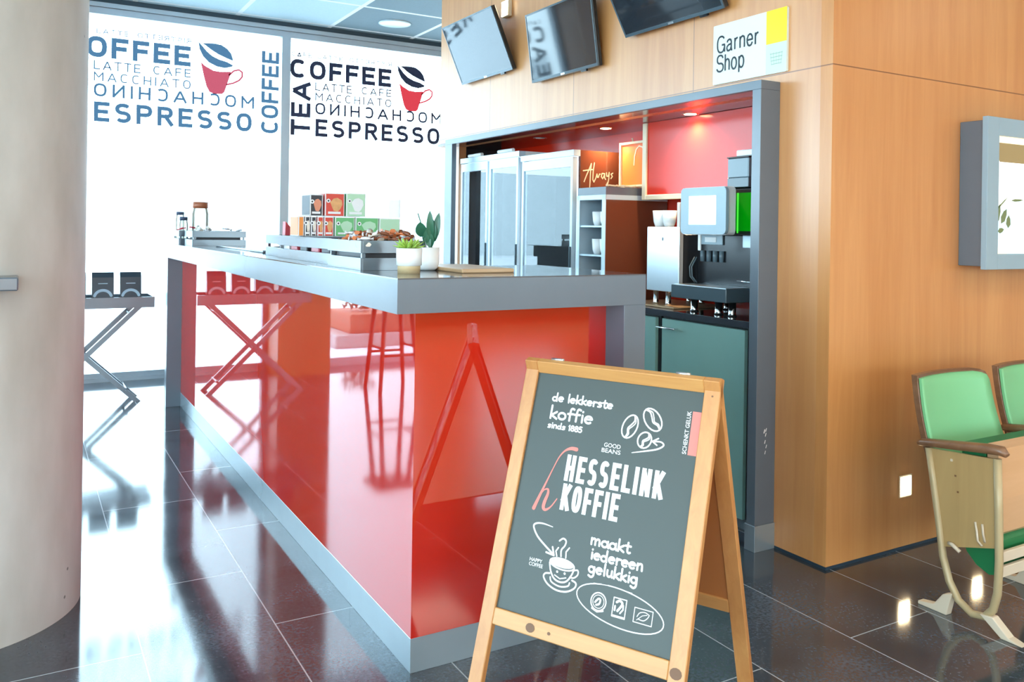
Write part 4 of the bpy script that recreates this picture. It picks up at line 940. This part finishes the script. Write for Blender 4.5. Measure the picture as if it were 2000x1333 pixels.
def hand(s, u0, u1, v, xh, w):
    tot = sum(G[c][0] for c in s); k = (u1 - u0) / tot; u = u0
    for c in s:
        W_.gid = getattr(W_, 'gid', 0) + 1
        jit = random.uniform(-0.03, 0.03) * xh
        W_.hold = True
        for st in G[c][1]: bs([(u + x * k, v - y * xh + jit) for x, y in st], w)
        u += G[c][0] * k
    W_.hold = False
hand('de lekkerste', 0.090, 0.286, 0.118, 0.0135, 0.0050)
hand('koffie', 0.090, 0.232, 0.168, 0.0205, 0.0062)
hand('sinds 1885', 0.090, 0.203, 0.195, 0.0095, 0.0040)
hand('maakt', 0.282, 0.400, 0.479, 0.0165, 0.0056)
hand('iedereen', 0.288, 0.442, 0.514, 0.0160, 0.0056)
hand('gelukkig', 0.288, 0.432, 0.548, 0.0160, 0.0056)
# beans
def bean(cx, cy, rx, ry, rot):
    bs(arc(cx, cy, rx, ry, 0, 360, 20, rot), 0.0042)
    c, s = math.cos(rot), math.sin(rot); tr = lambda x, y: (cx + x * c - y * s, cy + x * s + y * c)
    bs([tr(x * rx, y * ry) for x, y in ((0.0, -0.95), (0.25, -0.6), (0.05, -0.15), (-0.15, 0.2), (0.1, 0.6), (0.05, 0.95))], 0.004)
    bs([tr(x * rx, y * ry) for x, y in ((0.15, -0.9), (0.5, -0.5), (0.3, -0.1), (0.05, 0.25), (0.3, 0.6), (0.1, 0.95))], 0.003)
bean(0.345, 0.158, 0.021, 0.033, 0.35); bean(0.408, 0.131, 0.022, 0.034, -0.75); bean(0.393, 0.188, 0.019, 0.022, 0.5)
bs([(0.362, 0.226), (0.40, 0.216), (0.433, 0.206), (0.449, 0.194), (0.440, 0.186), (0.418, 0.188)], [0.002, 0.004, 0.0045, 0.0045, 0.004, 0.004]); bs([(0.432, 0.178), (0.416, 0.188), (0.430, 0.196)], 0.004)
# long arrow to the cup
bs([(0.162, 0.459), (0.13, 0.456), (0.108, 0.460), (0.103, 0.470), (0.12, 0.492), (0.15, 0.512), (0.178, 0.528)], [0.002, 0.004, 0.005, 0.005, 0.005, 0.005, 0.005]); bs([(0.155, 0.527), (0.180, 0.530), (0.172, 0.510)], 0.005)
# happy cup
bs(arc(0.209, 0.547, 0.038, 0.0135, 0, 360, 22, 0.05), 0.004); b = W_
W_.bm.faces.new([W_.bm.verts.new(BO + BU * (0.209 + 0.036 * math.cos(k * .4488)) - BV * (0.546 + 0.0105 * math.sin(k * .4488)) + (BU.cross(BV)) * 0.0007) for k in range(13, -1, -1)])
bs([(0.171, 0.550), (0.178, 0.570), (0.192, 0.587), (0.212, 0.592), (0.230, 0.586), (0.242, 0.568), (0.247, 0.552)], 0.0045)
bs([(0.244, 0.556), (0.258, 0.552), (0.260, 0.563), (0.250, 0.573), (0.238, 0.574)], 0.004)
bs([(0.176, 0.577), (0.163, 0.580), (0.160, 0.590), (0.176, 0.605), (0.205, 0.614), (0.235, 0.611), (0.256, 0.598), (0.259, 0.585), (0.246, 0.580)], 0.0045)
bs([(0.180, 0.586), (0.186, 0.597), (0.212, 0.603), (0.236, 0.597), (0.240, 0.588)], 0.004)
bs([(0.198, 0.568), (0.1985, 0.5685)], 0.006); bs([(0.221, 0.568), (0.2215, 0.5685)], 0.006); bs([(0.192, 0.578), (0.209, 0.584), (0.227, 0.578)], 0.003)
bs([(0.190, 0.490), (0.200, 0.482), (0.210, 0.487), (0.208, 0.500), (0.200, 0.512), (0.202, 0.528)], 0.0045); bs([(0.190, 0.508), (0.184, 0.518), (0.189, 0.530)], 0.004); bs([(0.223, 0.502), (0.215, 0.514), (0.217, 0.529)], 0.004)
# oval and marks
bs(arc(0.390, 0.615, 0.125, 0.045, -110, 240, 40, 0.10), 0.0030); bs([(0.310, 0.572), (0.36, 0.568), (0.42, 0.572)], 0.002)
bs(arc(0.331, 0.613, 0.0215, 0.0215, 0, 360, 24), 0.0035); bs(arc(0.331, 0.613, 0.016, 0.016, 0, 360, 20), 0.0018)
bs([(0.322, 0.616), (0.330, 0.606), (0.336, 0.608), (0.334, 0.618), (0.326, 0.622)], 0.005); bs([(0.316, 0.632), (0.331, 0.637), (0.347, 0.632)], 0.005)
bs([(0.373, 0.592), (0.409, 0.592), (0.409, 0.637), (0.373, 0.637)], 0.0028, None, False); bs([(0.373, 0.637), (0.373, 0.592)], 0.0028); bs([(0.376, 0.6345), (0.406, 0.6345)], 0.003)
bs([(0.382, 0.602), (0.390, 0.597), (0.398, 0.602), (0.394, 0.612), (0.387, 0.622)], 0.006); bs([(0.379, 0.612), (0.379, 0.622)], 0.005); bs([(0.401, 0.606), (0.402, 0.616), (0.395, 0.626)], 0.004)
bs([(0.433, 0.602), (0.483, 0.602), (0.483, 0.636), (0.433, 0.636), (0.433, 0.602)], 0.0022, None, False); bs([(0.442, 0.622), (0.448, 0.612), (0.462, 0.608), (0.474, 0.612)], 0.0022); bs([(0.445, 0.627), (0.460, 0.628), (0.470, 0.620), (0.474, 0.612)], 0.0022); bs([(0.442, 0.630), (0.456, 0.617), (0.468, 0.613)], 0.0016)
W_.build('chalk_drawing', 'chalk', bd, local=True)
TT = flatmb(); din(TT, 'HESSELINK', BO + BU * 0.171 - BV * 0.332, BU, BV, 0.294, 0.072, 0.0122, 0.66); din(TT, 'KOFFIE', BO + BU * 0.173 - BV * 0.410, BU, BV, 0.176, 0.071, 0.0122, 0.66)
TT.build('title_lettering', 'chalk', bd, local=True)
P = [bt('GOOD', 0.277, 0.2225, 0.050, 0.0115, 'chalk', 0.01), bt('BEANS', 0.272, 0.2375, 0.057, 0.0115, 'chalk', 0.01),
     bt('HAPPY', 0.108, 0.5585, 0.040, 0.0095, 'chalk', 0.012), bt('COFFEE', 0.108, 0.5705, 0.044, 0.0095, 'chalk', 0.012)]
P.append(text('SCHENKT GELUK', 'chalk', t, 'l', BO + BU * 0.5135 - BV * 0.207, BV, -BU, 0.112, 0.0115, 0.012, local=True))
join_into('lettering', P, bd)
cw = flatmb()
cw.bm.faces.new([cw.bm.verts.new(BO + BU * u - BV * v + BU.cross(BV) * 0.0006) for u, v in ((0.5175, 0.208), (0.544, 0.208), (0.544, 0.0945), (0.5175, 0.0945))])
bs([(0.195, 0.243), (0.178, 0.243), (0.160, 0.252), (0.145, 0.272), (0.132, 0.305), (0.118, 0.345), (0.104, 0.385), (0.092, 0.421)], [0.011, 0.009, 0.005, 0.0035, 0.003, 0.005, 0.008, 0.011], cw)
bs([(0.104, 0.385), (0.116, 0.367), (0.127, 0.364), (0.129, 0.376), (0.123, 0.398), (0.122, 0.414), (0.130, 0.419), (0.145, 0.408), (0.160, 0.384)], [0.003, 0.003, 0.006, 0.008, 0.010, 0.010, 0.007, 0.004, 0.003], cw)
cw.build('coral_print', 'coral', bd, local=True)

# ================================================================== ON THE COUNTER
Z = TOPZ
def crate(x0, x1, y0, y1, label, h=0.100, name='slatted_crate'):
    t = thing(name, ((x0 + x1) / 2, (y0 + y1) / 2, Z), label, 'crate', 'slate grey slatted crates on the counter'); w = 0.008
    for (a, b) in ((0.0, 0.042), (0.058, h)):
        MB().box(x0, x0 + w, y0, y1, Z + a, Z + b, 0.0006).build('side_slat', 'crate', t); MB().box(x1 - w, x1, y0, y1, Z + a, Z + b, 0.0006).build('side_slat', 'crate', t)
        MB().box(x0 + w, x1 - w, y0, y0 + w, Z + a, Z + b, 0.0006).build('end_slat', 'crate', t); MB().box(x0 + w, x1 - w, y1 - w, y1, Z + a, Z + b, 0.0006).build('end_slat', 'crate', t)
    MB().box(x0 + w, x1 - w, y0 + w, y1 - w, Z, Z + 0.006).build('bottom', 'crate', t)
    for (x, y) in ((x0 + w, y0 + w), (x1 - 0.02, y0 + w), (x0 + w, y1 - 0.02), (x1 - 0.02, y1 - 0.02)): MB().box(x, x + 0.012, y, y + 0.012, Z + 0.006, Z + h - 0.004).build('corner_post', 'crate', t)
    return t
crate(0.975, 1.215, 2.685, 3.035, 'slatted crate full of wrapped sweets, nearest the potted plants')
crate(1.015, 1.33, 3.115, 3.89, 'long slatted crate in the middle of the counter below the cartons')
crate(1.045, 1.30, 3.955, 4.23, 'small slatted crate just beyond the long one')
crate(0.985, 1.335, 5.95, 6.25, 'slatted crate near the far end of the counter with crinkled packets')
crate(0.960, 1.25, 6.34, 6.62, 'farthest slatted crate with jars at the window end of the counter')
def sweet(x, y, z, m, label, group, s=0.02):
    o = MB(); a = random.uniform(0, 3.14); c, s_ = math.cos(a), math.sin(a); q = random.uniform(-.35, .35)
    P = [(-1.3, .0), (-0.8, 0), (-.6, .1), (0, .12), (.6, .1), (.8, 0), (1.3, 0)]; rs = [.55, .16, .42, .52, .42, .16, .55]
    o.tube([(s * p[0] * c, s * p[0] * s_, s * (p[1] + p[0] * q)) for p in P], [r * s for r in rs], 6, flat=0.7)
    ob = o.build('wrapped_sweet', m); ob.location = (x, y, z); return tag(ob, label, 'sweet', group)
for k in range(84):
    lay = k // 30; x = random.uniform(1.0, 1.19); y = random.uniform(2.71, 3.01); z = Z + 0.082 + 0.019 * lay + random.uniform(-0.004, 0.006)
    if lay == 2: x = random.uniform(1.03, 1.16)
    sweet(x, y, z, ('wrap_b', 'wrap_o', 'wrap_c', 'wrap_o', 'wrap_s', 'wrap_b')[k % 6], ('brown', 'orange', 'cream', 'orange', 'silvery', 'brown')[k % 6] + ' wrapped sweet in the crate beside the succulent', 'wrapped sweets in the nearest crate', 0.021)
tag(MB().box(1.000, 1.190, 2.715, 3.005, Z + 0.0065, Z + 0.066).build('gift_box', 'boxblack'), 'dark box lying under the sweets in the nearest crate', 'box')
for k in range(12):
    sweet(random.uniform(1.01, 1.31), random.uniform(5.98, 6.22), Z + 0.085 + random.uniform(0, 0.03), ('wrap_s', 'wrap_c', 'wrap_s')[k % 3], ('silvery', 'cream', 'silver-white')[k % 3] + ' crinkled packet in the crate near the far counter end', 'crinkled packets in the far crate', 0.024)
for k in range(8):
    sweet(random.uniform(0.985, 1.2), random.uniform(6.37, 6.45), Z + 0.085 + random.uniform(0, 0.04), ('wrap_s', 'wrap_r', 'wrap_c')[k % 3], ('silvery', 'red', 'cream')[k % 3] + ' small packet in front of the jars in the farthest crate', 'packets in the farthest crate', 0.022)
tag(MB().box(1.015, 1.305, 5.98, 6.22, Z + 0.0065, Z + 0.07).build('gift_box', 'boxblack'), 'dark box lying under the packets in the far crate', 'box')
# red folded bag in the small crate
o = MB(); o.prism([(1.075, 4.0, Z + 0.01), (1.15, 4.02, Z + 0.01), (1.155, 4.02, Z + 0.115), (1.115, 4.01, Z + 0.13), (1.08, 4.0, Z + 0.165)], (0.0, 0.05, 0)); tag(o.build('snack_bag', 'wrap_r'), 'small pointed pink and red bag standing in the small crate', 'bag')
for k, (m, y) in enumerate((('boxblack', 3.20), ('wrap_r', 3.34), ('boxblack', 3.5), ('wrap_r', 3.64), ('wrap_s', 3.765))):
    tag(MB().box(1.035, 1.15, y, y + 0.10, Z + 0.007, Z + 0.085, 0.004).build('packet', m), ['black packet at the near end inside the long crate', 'red packet second from the near end inside the long crate', 'black packet in the middle inside the long crate', 'red packet fourth from the near end inside the long crate', 'silvery packet at the far end inside the long crate'][k], 'packet', 'packets inside the long crate')
# riser and cartons
tag(MB().box(1.345, 1.50, 3.44, 3.62, Z, Z + 0.107, 0.002).build('display_riser', 'crate'), 'low dark riser behind the long crate carrying green cartons', 'riser')
def carton(x0, x1, z0, z1, side, front, deco, label, y=3.46, dp=0.12):
    t = thing('tea_carton', ((x0 + x1) / 2, y + dp / 2, z0), label, 'carton', 'tea cartons stacked above the crates')
    MB().box(x0, x1, y, y + dp, z0, z1, 0.001).build('box', 'boxwhite', t)
    e = 0.004; w = x1 - x0; h = z1 - z0
    f = MB().box(x0 + e, x1 - e, y - 0.0012, y, z0 + e * .5, z1 - e, 0).build('front_print', front, t)
    g = MB().box(x0 - 0.0010, x0, y + e, y + dp - e, z0 + e, z1 - e).build('side_print', side, t)
    if deco:
        b = flatmb(); cx, cz = x0 + w * 0.58, z0 + h * 0.5
        b.bm.faces.new([b.bm.verts.new((cx + w * 0.3 * math.cos(a * .7) * (1 + 0.2 * math.sin(a * 2.1)), y - 0.0018, cz + h * 0.30 * math.sin(a * .7))) for a in range(9)]); b.build('picture_print', deco, f)
        b = flatmb(); b.bm.faces.new([b.bm.verts.new((x0 + w * 0.16 + 0.009 * math.cos(a * .785), y - 0.0020, z0 + h * 0.66 + 0.009 * math.sin(a * .785))) for a in range(8)]); b.build('badge_print', 'boxwhite', f)
        b = flatmb(); b.bm.faces.new([b.bm.verts.new((x0 + w * 0.16 + 0.004 * math.cos(a * .785), y - 0.0024, z0 + h * 0.66 + 0.004 * math.sin(a * .785))) for a in range(8)]); b.build('dot_print', 'ink', f)
        MB().box(x0 + w * .15, x1 - w * .2, y - 0.002, y - 0.0012, z0 + h * .10, z0 + h * .2).build('text_bar', 'boxwhite', f)
    return t
zb = Z + 0.1045; zm = 1.389; zp = 1.391
carton(0.984 + .002, 1.010, 1.307, zm, 'boxorange', 'boxorange', None, 'narrow orange tea carton at the left end of the lower row')
carton(1.014, 1.036, 1.307, zm, 'boxblack', 'boxblack', 'wrap_c', 'first narrow black tea carton right of the orange one')
carton(1.040, 1.062, 1.307, zm, 'boxblack', 'boxblack', 'wrap_c', 'second narrow black tea carton, left of the red ones')
carton(1.067, 1.092, 1.307, zm, 'boxred', 'boxred', 'fruit', 'narrow red tea carton right of the black ones in the lower row')
carton(1.096, 1.136, 1.307, zm, 'boxred', 'boxred', 'fruit', 'wider red tea carton beside the green ones in the lower row')
carton(1.142, 1.228, 1.307, zm, 'boxgreen', 'boxgreen', 'boxlight', 'green tea carton next to the red ones in the lower row')
carton(1.232, 1.336, 1.307, zm, 'boxgreen', 'boxgreen', 'boxlight', 'second green tea carton, middle of the lower green three')
carton(1.340, 1.436, 1.31, zm - .002, 'boxgreen', 'boxlight', None, 'pale green tea carton at the right end of the lower row')
carton(1.034, 1.088, zp, 1.481, 'boxblack', 'boxblack', 'wrap_o', 'black tea carton on the upper row, leftmost of three')
carton(1.098, 1.182, zp, 1.489, 'boxred', 'boxred', 'fruit', 'red tea carton on the upper row between black and green')
carton(1.190, 1.276, zp, 1.491, 'boxgreen', 'boxlight', 'boxwhite', 'green tea carton on the upper row, rightmost of three')
tag(MB().box(0.99, 1.34, 3.45, 3.60, 1.3035, 1.3065, 0).build('carton_tray', 'crate'), 'flat dark board laid over the long crate under the cartons', 'tray')
o = MB().box(1.430, 1.436, 3.46, 3.58, 1.39, 1.47).build('leaflet', 'boxwhite'); tag(o, 'thin pale card standing on the right end carton', 'card')
# dark scoop between crates
t = thing('serving_tongs', (1.12, 5.2, Z), 'flat dark serving tongs lying between the far and middle crates', 'tongs')
MB().box(1.10, 1.125, 4.75, 5.75, Z, Z + 0.008, 0.002).build('blade', 'crate', t); MB().box(1.095, 1.13, 4.5, 4.8, Z, Z + 0.014, 0.003).build('grip', 'crate', t)
# jars
def jar(x, y, z, r, h, lid, lh, label):
    t = thing('glass_jar', (x, y, z), label, 'jar', 'jars at the far counter end')
    MB().lathe(x, y, [(0, 0), (r * .95, 0), (r, 0.01), (r, h * 0.85), (r * 0.85, h)], 24, z).build('glass', 'jar', t)
    MB().lathe(x, y, [(0, 0), (r * .93, 0), (r * .93, lh), (0, lh)], 24, z + h).build('lid', lid, t)
jar(1.13, 6.50, Z + 0.007, 0.058, 0.255, 'amber', 0.045, 'tall clear jar with amber lid at the far end of the counter')
jar(1.003, 6.575, Z + 0.007, 0.030, 0.205, 'navy', 0.022, 'small jar with dark blue lid, farther of the two in the farthest crate')
jar(1.016, 6.50, Z + 0.007, 0.030, 0.165, 'navy', 0.025, 'small jar with dark blue lid, nearer of the two in the farthest crate')
# pots
t = thing('potted_succulent', (1.072, 2.50, Z), 'lime green succulent in a white pot with wooden base on the counter corner', 'plant')
px_, py_ = 1.072, 2.505
MB().lathe(px_, py_, [(0, 0), (0.036, 0), (0.0365, 0.024)], 40, Z).build('pot_base', 'beigewood', t)
MB().lathe(px_, py_, [(0.0365, 0.024), (0.0405, 0.026), (0.0415, 0.080), (0.0385, 0.080), (0.036, 0.072), (0, 0.072)], 40, Z).build('pot', 'whitec', t)
MB().lathe(px_, py_, [(0, 0.0), (0.036, 0.0)], 24, Z + 0.0735).build('soil', 'soil', t)
sc_ = MB()
for ring, (n_, ln, tl) in enumerate(((9, 0.042, 0.25), (8, 0.042, 0.6), (7, 0.040, 0.95), (4, 0.032, 1.3))):
    for k in range(n_):
        a = 2 * math.pi * (k + 0.5 * (ring % 2)) / n_ + random.uniform(-.15, .15); c, s = math.cos(a), math.sin(a); r0 = 0.012
        P = []
        for q in (0, .35, .7, 1): P.append((px_ + c * (r0 + ln * q * math.cos(tl)), py_ + s * (r0 + ln * q * math.cos(tl)), Z + 0.078 + ln * (q ** 1.1) * math.sin(tl)))
        sc_.tube(P, [0.006, 0.0085, 0.006, 0.0008], 6, flat=0.45)
sc_.build('leaves', 'succ', t)
t = thing('potted_plant', (1.205, 2.66, Z), 'dark green leafy plant in a rounded white pot behind the succulent', 'plant')
px_, py_ = 1.205, 2.66
MB().lathe(px_, py_, [(0, 0), (0.028, 0.0), (0.038, 0.008), (0.041, 0.025), (0.0415, 0.078), (0.0385, 0.078), (0.037, 0.07), (0, 0.07)], 40, Z + 0.001).build('pot', 'whitec', t)
MB().lathe(px_, py_, [(0, 0.0), (0.037, 0.0)], 24, Z + 0.0715).build('soil', 'soil', t)
lv = MB(); stm = MB()
def leaf(b, base, tip, wid, bend=0.1, nrm=(0, 0, 1)):
    base, tip = Vector(base), Vector(tip); ax_ = tip - base; n_ = Vector(nrm); side = ax_.cross(n_).normalized(); up_ = side.cross(ax_).normalized(); prev = None; c = 8
    for k in range(c + 1):
        q = k / c; w = wid * (math.sin(math.pi * min(1, q * 0.92 + 0.06)) ** 0.7) * (1 - 0.1 * q) if k < c else 0.0005
        m = base + ax_ * q + up_ * bend * ax_.length * math.sin(math.pi * q)
        row = [b.bm.verts.new(m - side * w + up_ * 0.15 * w), b.bm.verts.new(m - up_ * 0.15 * w), b.bm.verts.new(m + side * w + up_ * 0.15 * w)]
        row2 = [b.bm.verts.new(m - side * w + up_ * (0.15 * w + .0008)), b.bm.verts.new(m - up_ * (0.15 * w - .0012)), b.bm.verts.new(m + side * w + up_ * (0.15 * w + .0008))]
        if prev:
            for i in range(2):
                f = b.bm.faces.new((prev[0][i], prev[0][i + 1], row[i + 1], row[i])); f.smooth = True
                f = b.bm.faces.new((prev[1][i], row2[i], row2[i + 1], prev[1][i + 1])); f.smooth = True
        prev = (row, row2)
v_ = Vector((0.45, 0.89, 0))      # roughly away from the room
for (bx, bz, tx, tz, w) in ((-0.015, 0.115, -0.032, 0.165, 0.021), (0.012, 0.10, 0.008, 0.205, 0.014), (0.018, 0.095, 0.020, 0.18, 0.016), (0.024, 0.10, 0.047, 0.198, 0.014), (0.005, 0.08, -0.012, 0.14, 0.012), (0.012, 0.08, 0.012, 0.13, 0.016), (-0.012, 0.10, -0.008, 0.15, 0.010)):
    dx = Vector((0.84, -0.54, 0)); o0 = Vector((px_, py_, Z))
    b0 = o0 + dx * bx + Vector((0, 0, bz)) + Vector((0, random.uniform(-.01, .01), 0)); t0 = o0 + dx * tx + Vector((0, 0, tz)) + Vector((random.uniform(-.01, .01), random.uniform(-.02, .01), 0))
    leaf(lv, b0, t0, w, 0.06, (-0.5, -0.85, 0.1)); stm.tube([o0 + dx * (bx * 0.5) + Vector((0, 0, 0.07)), b0], 0.0018, 5)
stm.tube([Vector((px_, py_, Z + 0.12)), Vector((px_ - 0.02, py_ + 0.01, Z + 0.16)), Vector((px_ - 0.03, py_ + 0.015, Z + 0.195))], 0.0022, 5)
lv.build('leaves', 'leaf', t); stm.build('stems', 'leaf', t)
# serving board
t = thing('serving_board', (1.35, 2.6, Z), 'small light wooden board lying on the counter right of the pots', 'board')
MB().box(1.235, 1.43, 2.45, 2.80, Z, Z + 0.014, 0.004, seg=2).build('board', 'board', t)
MB().box(1.25, 1.32, 2.80, 2.86, Z + 0.001, Z + 0.013, 0.004, seg=2).build('grip', 'board', t)

# ================================================================== TRAY TABLE (left)
t = thing('tray_table', (0.43, 7.05, 0), 'folding tray table with crossed dark legs in front of the left window', 'table')
tr = MB(); tr.box(-0.02, 0.88, 6.90, 7.26, 0.715, 0.730); tr.box(-0.02, 0.88, 6.90, 6.912, 0.730, 0.795); tr.box(-0.02, 0.88, 7.248, 7.26, 0.730, 0.795); tr.box(-0.02, -0.008, 6.912, 7.248, 0.730, 0.795); tr.box(0.868, 0.88, 6.912, 7.248, 0.730, 0.795)
tr.build('tray', 'crate', t)
for y, (xa, xb) in ((6.93, (0.05, 0.77)), (6.965, (0.77, 0.05)), (7.19, (0.77, 0.05)), (7.225, (0.05, 0.77))):
    b = MB(); v = Vector((xb - xa, 0, 0.713)).normalized(); s = Vector((-v.z, 0, v.x)) * 0.018
    P = [Vector((xa, y, 0.0)) - s * 0 + Vector((-0.02, 0, 0)), Vector((xa, y, 0.0)) + Vector((0.03, 0, 0)), Vector((xb, y, 0.714)) + Vector((0.025, 0, 0)), Vector((xb, y, 0.714)) + Vector((-0.025, 0, 0))]
    b.prism(P, (0, 0.018, 0)); b.build('leg', 'crate', t)
for (x, z) in ((0.12, 0.09), (0.70, 0.09), (0.72, 0.66), (0.10, 0.66)): MB().tube([(x, 6.94, z), (x, 7.235, z)], 0.010, 8).build('crossbar', 'crate', t)
for k, x in enumerate((0.647, 0.457, 0.270, 0.085)):
    lab = ['dark coffee bag with pale arc at the right end of the tray table', 'second dark coffee bag from the right on the tray table', 'third dark coffee bag on the tray table, half hidden by the pillar', 'dark coffee bag at the left end of the tray table, seen in the counter reflection'][k]
    c = thing('coffee_bag', (x + 0.074, 7.02, 0.731), lab, 'bag', 'dark coffee bags on the tray table')
    b = MB(); b.prism([(x, 6.97, 0.7315), (x, 7.07, 0.7315), (x, 7.045, 0.94), (x, 7.03, 0.978), (x, 7.01, 0.978), (x, 6.995, 0.94)], (0.148, 0, 0)); b.build('pouch', 'bag', c)
    f = flatmb(); ao = (x + 0.074, 6.9785, 0.80)
    sl = Vector((0, 0.025, 0.2085)).normalized()
    f.stroke(arc(0, -0.01, 0.058, 0.055, 15, 165, 12), 0.020, ao, (1, 0, 0), sl, 0.0015); f.build('arc_print', 'bagarc', c)
    flatmb().stroke([(-0.03, 0.095), (0.03, 0.095)], 0.006, ao, (1, 0, 0), sl, 0.0015).build('line_print', 'bagarc', c)
tag(MB().lathe(0.03, 7.05, [(0, 0), (0.025, 0), (0.025, 0.13), (0.015, 0.15), (0.015, 0.17), (0, 0.17)], 16, 0.731).build('glass_bottle', 'jar'), 'small pale bottle at the left end of the tray table', 'bottle')

# ================================================================== STOOL (seen in the red glass)
t = thing('bar_stool', (-0.62, 6.6, 0), 'dark wooden bar stool near the wood column, mirrored in the red counter side', 'stool')
for (sx_, sy_) in ((-1, -1), (1, -1), (-1, 1), (1, 1)):
    MB().tube([(-0.62 + sx_ * 0.17, 6.6 + sy_ * 0.17, 0.0), (-0.62 + sx_ * 0.11, 6.6 + sy_ * 0.11, 0.76)], [0.017, 0.024], 8).build('leg', 'stoolwood', t)
MB().box(-0.80, -0.44, 6.42, 6.78, 0.76, 0.80, 0.01).build('seat', 'stoolwood', t)
for s1 in (-1, 1):
    MB().tube([(-0.77, 6.6 + s1 * 0.15, 0.30), (-0.47, 6.6 + s1 * 0.15, 0.30)], 0.011, 8).build('rung', 'stoolwood', t)
    MB().tube([(-0.62 + s1 * 0.15, 6.45, 0.36), (-0.62 + s1 * 0.15, 6.75, 0.36)], 0.011, 8).build('rung', 'stoolwood', t)

# ================================================================== BEHIND THE CAMERA
t = thing('pedestal_table', (2.05, -1.5, 0), 'round pedestal table on a disc foot across the hall, mirrored in the red front glass', 'table')
MB().lathe(2.05, -1.5, [(0, 0), (0.22, 0), (0.22, 0.01), (0.05, 0.03), (0, 0.03)], 32, 0.004).build('foot', 'steel', t)
MB().tube([(2.05, -1.5, 0.03), (2.05, -1.5, 1.05)], 0.03, 12).build('post', 'steel', t)
MB().lathe(2.05, -1.5, [(0, 0), (0.3, 0), (0.3, 0.025), (0, 0.025)], 32, 1.05).build('tabletop', 'stoolwood', t)
k = 0
for xi, x in enumerate((-3.0, -0.6, 1.8, 4.2, 6.6)):  # unseen panels added as warm fill from behind the camera
    for yi, y in enumerate((-4.4, -2.2, 0.0)):
        o = thing('fill_panel', (x, y, CZ), 'added square fill panel overhead, %s from the left wall, in the %s row of the hall' % (('first', 'second', 'third', 'fourth', 'fifth')[xi], ('rear', 'middle', 'front')[yi]), 'fill light', 'added fill panels')
        MB().box(x - 0.46, x + 0.46, y - 0.46, y + 0.46, CZ - 0.012, CZ, 0).build('rim', 'white', o)
        MB().box(x - 0.44, x + 0.44, y - 0.44, y + 0.44, CZ - 0.016, CZ - 0.012, 0).build('diffuser', 'fillglow', o)
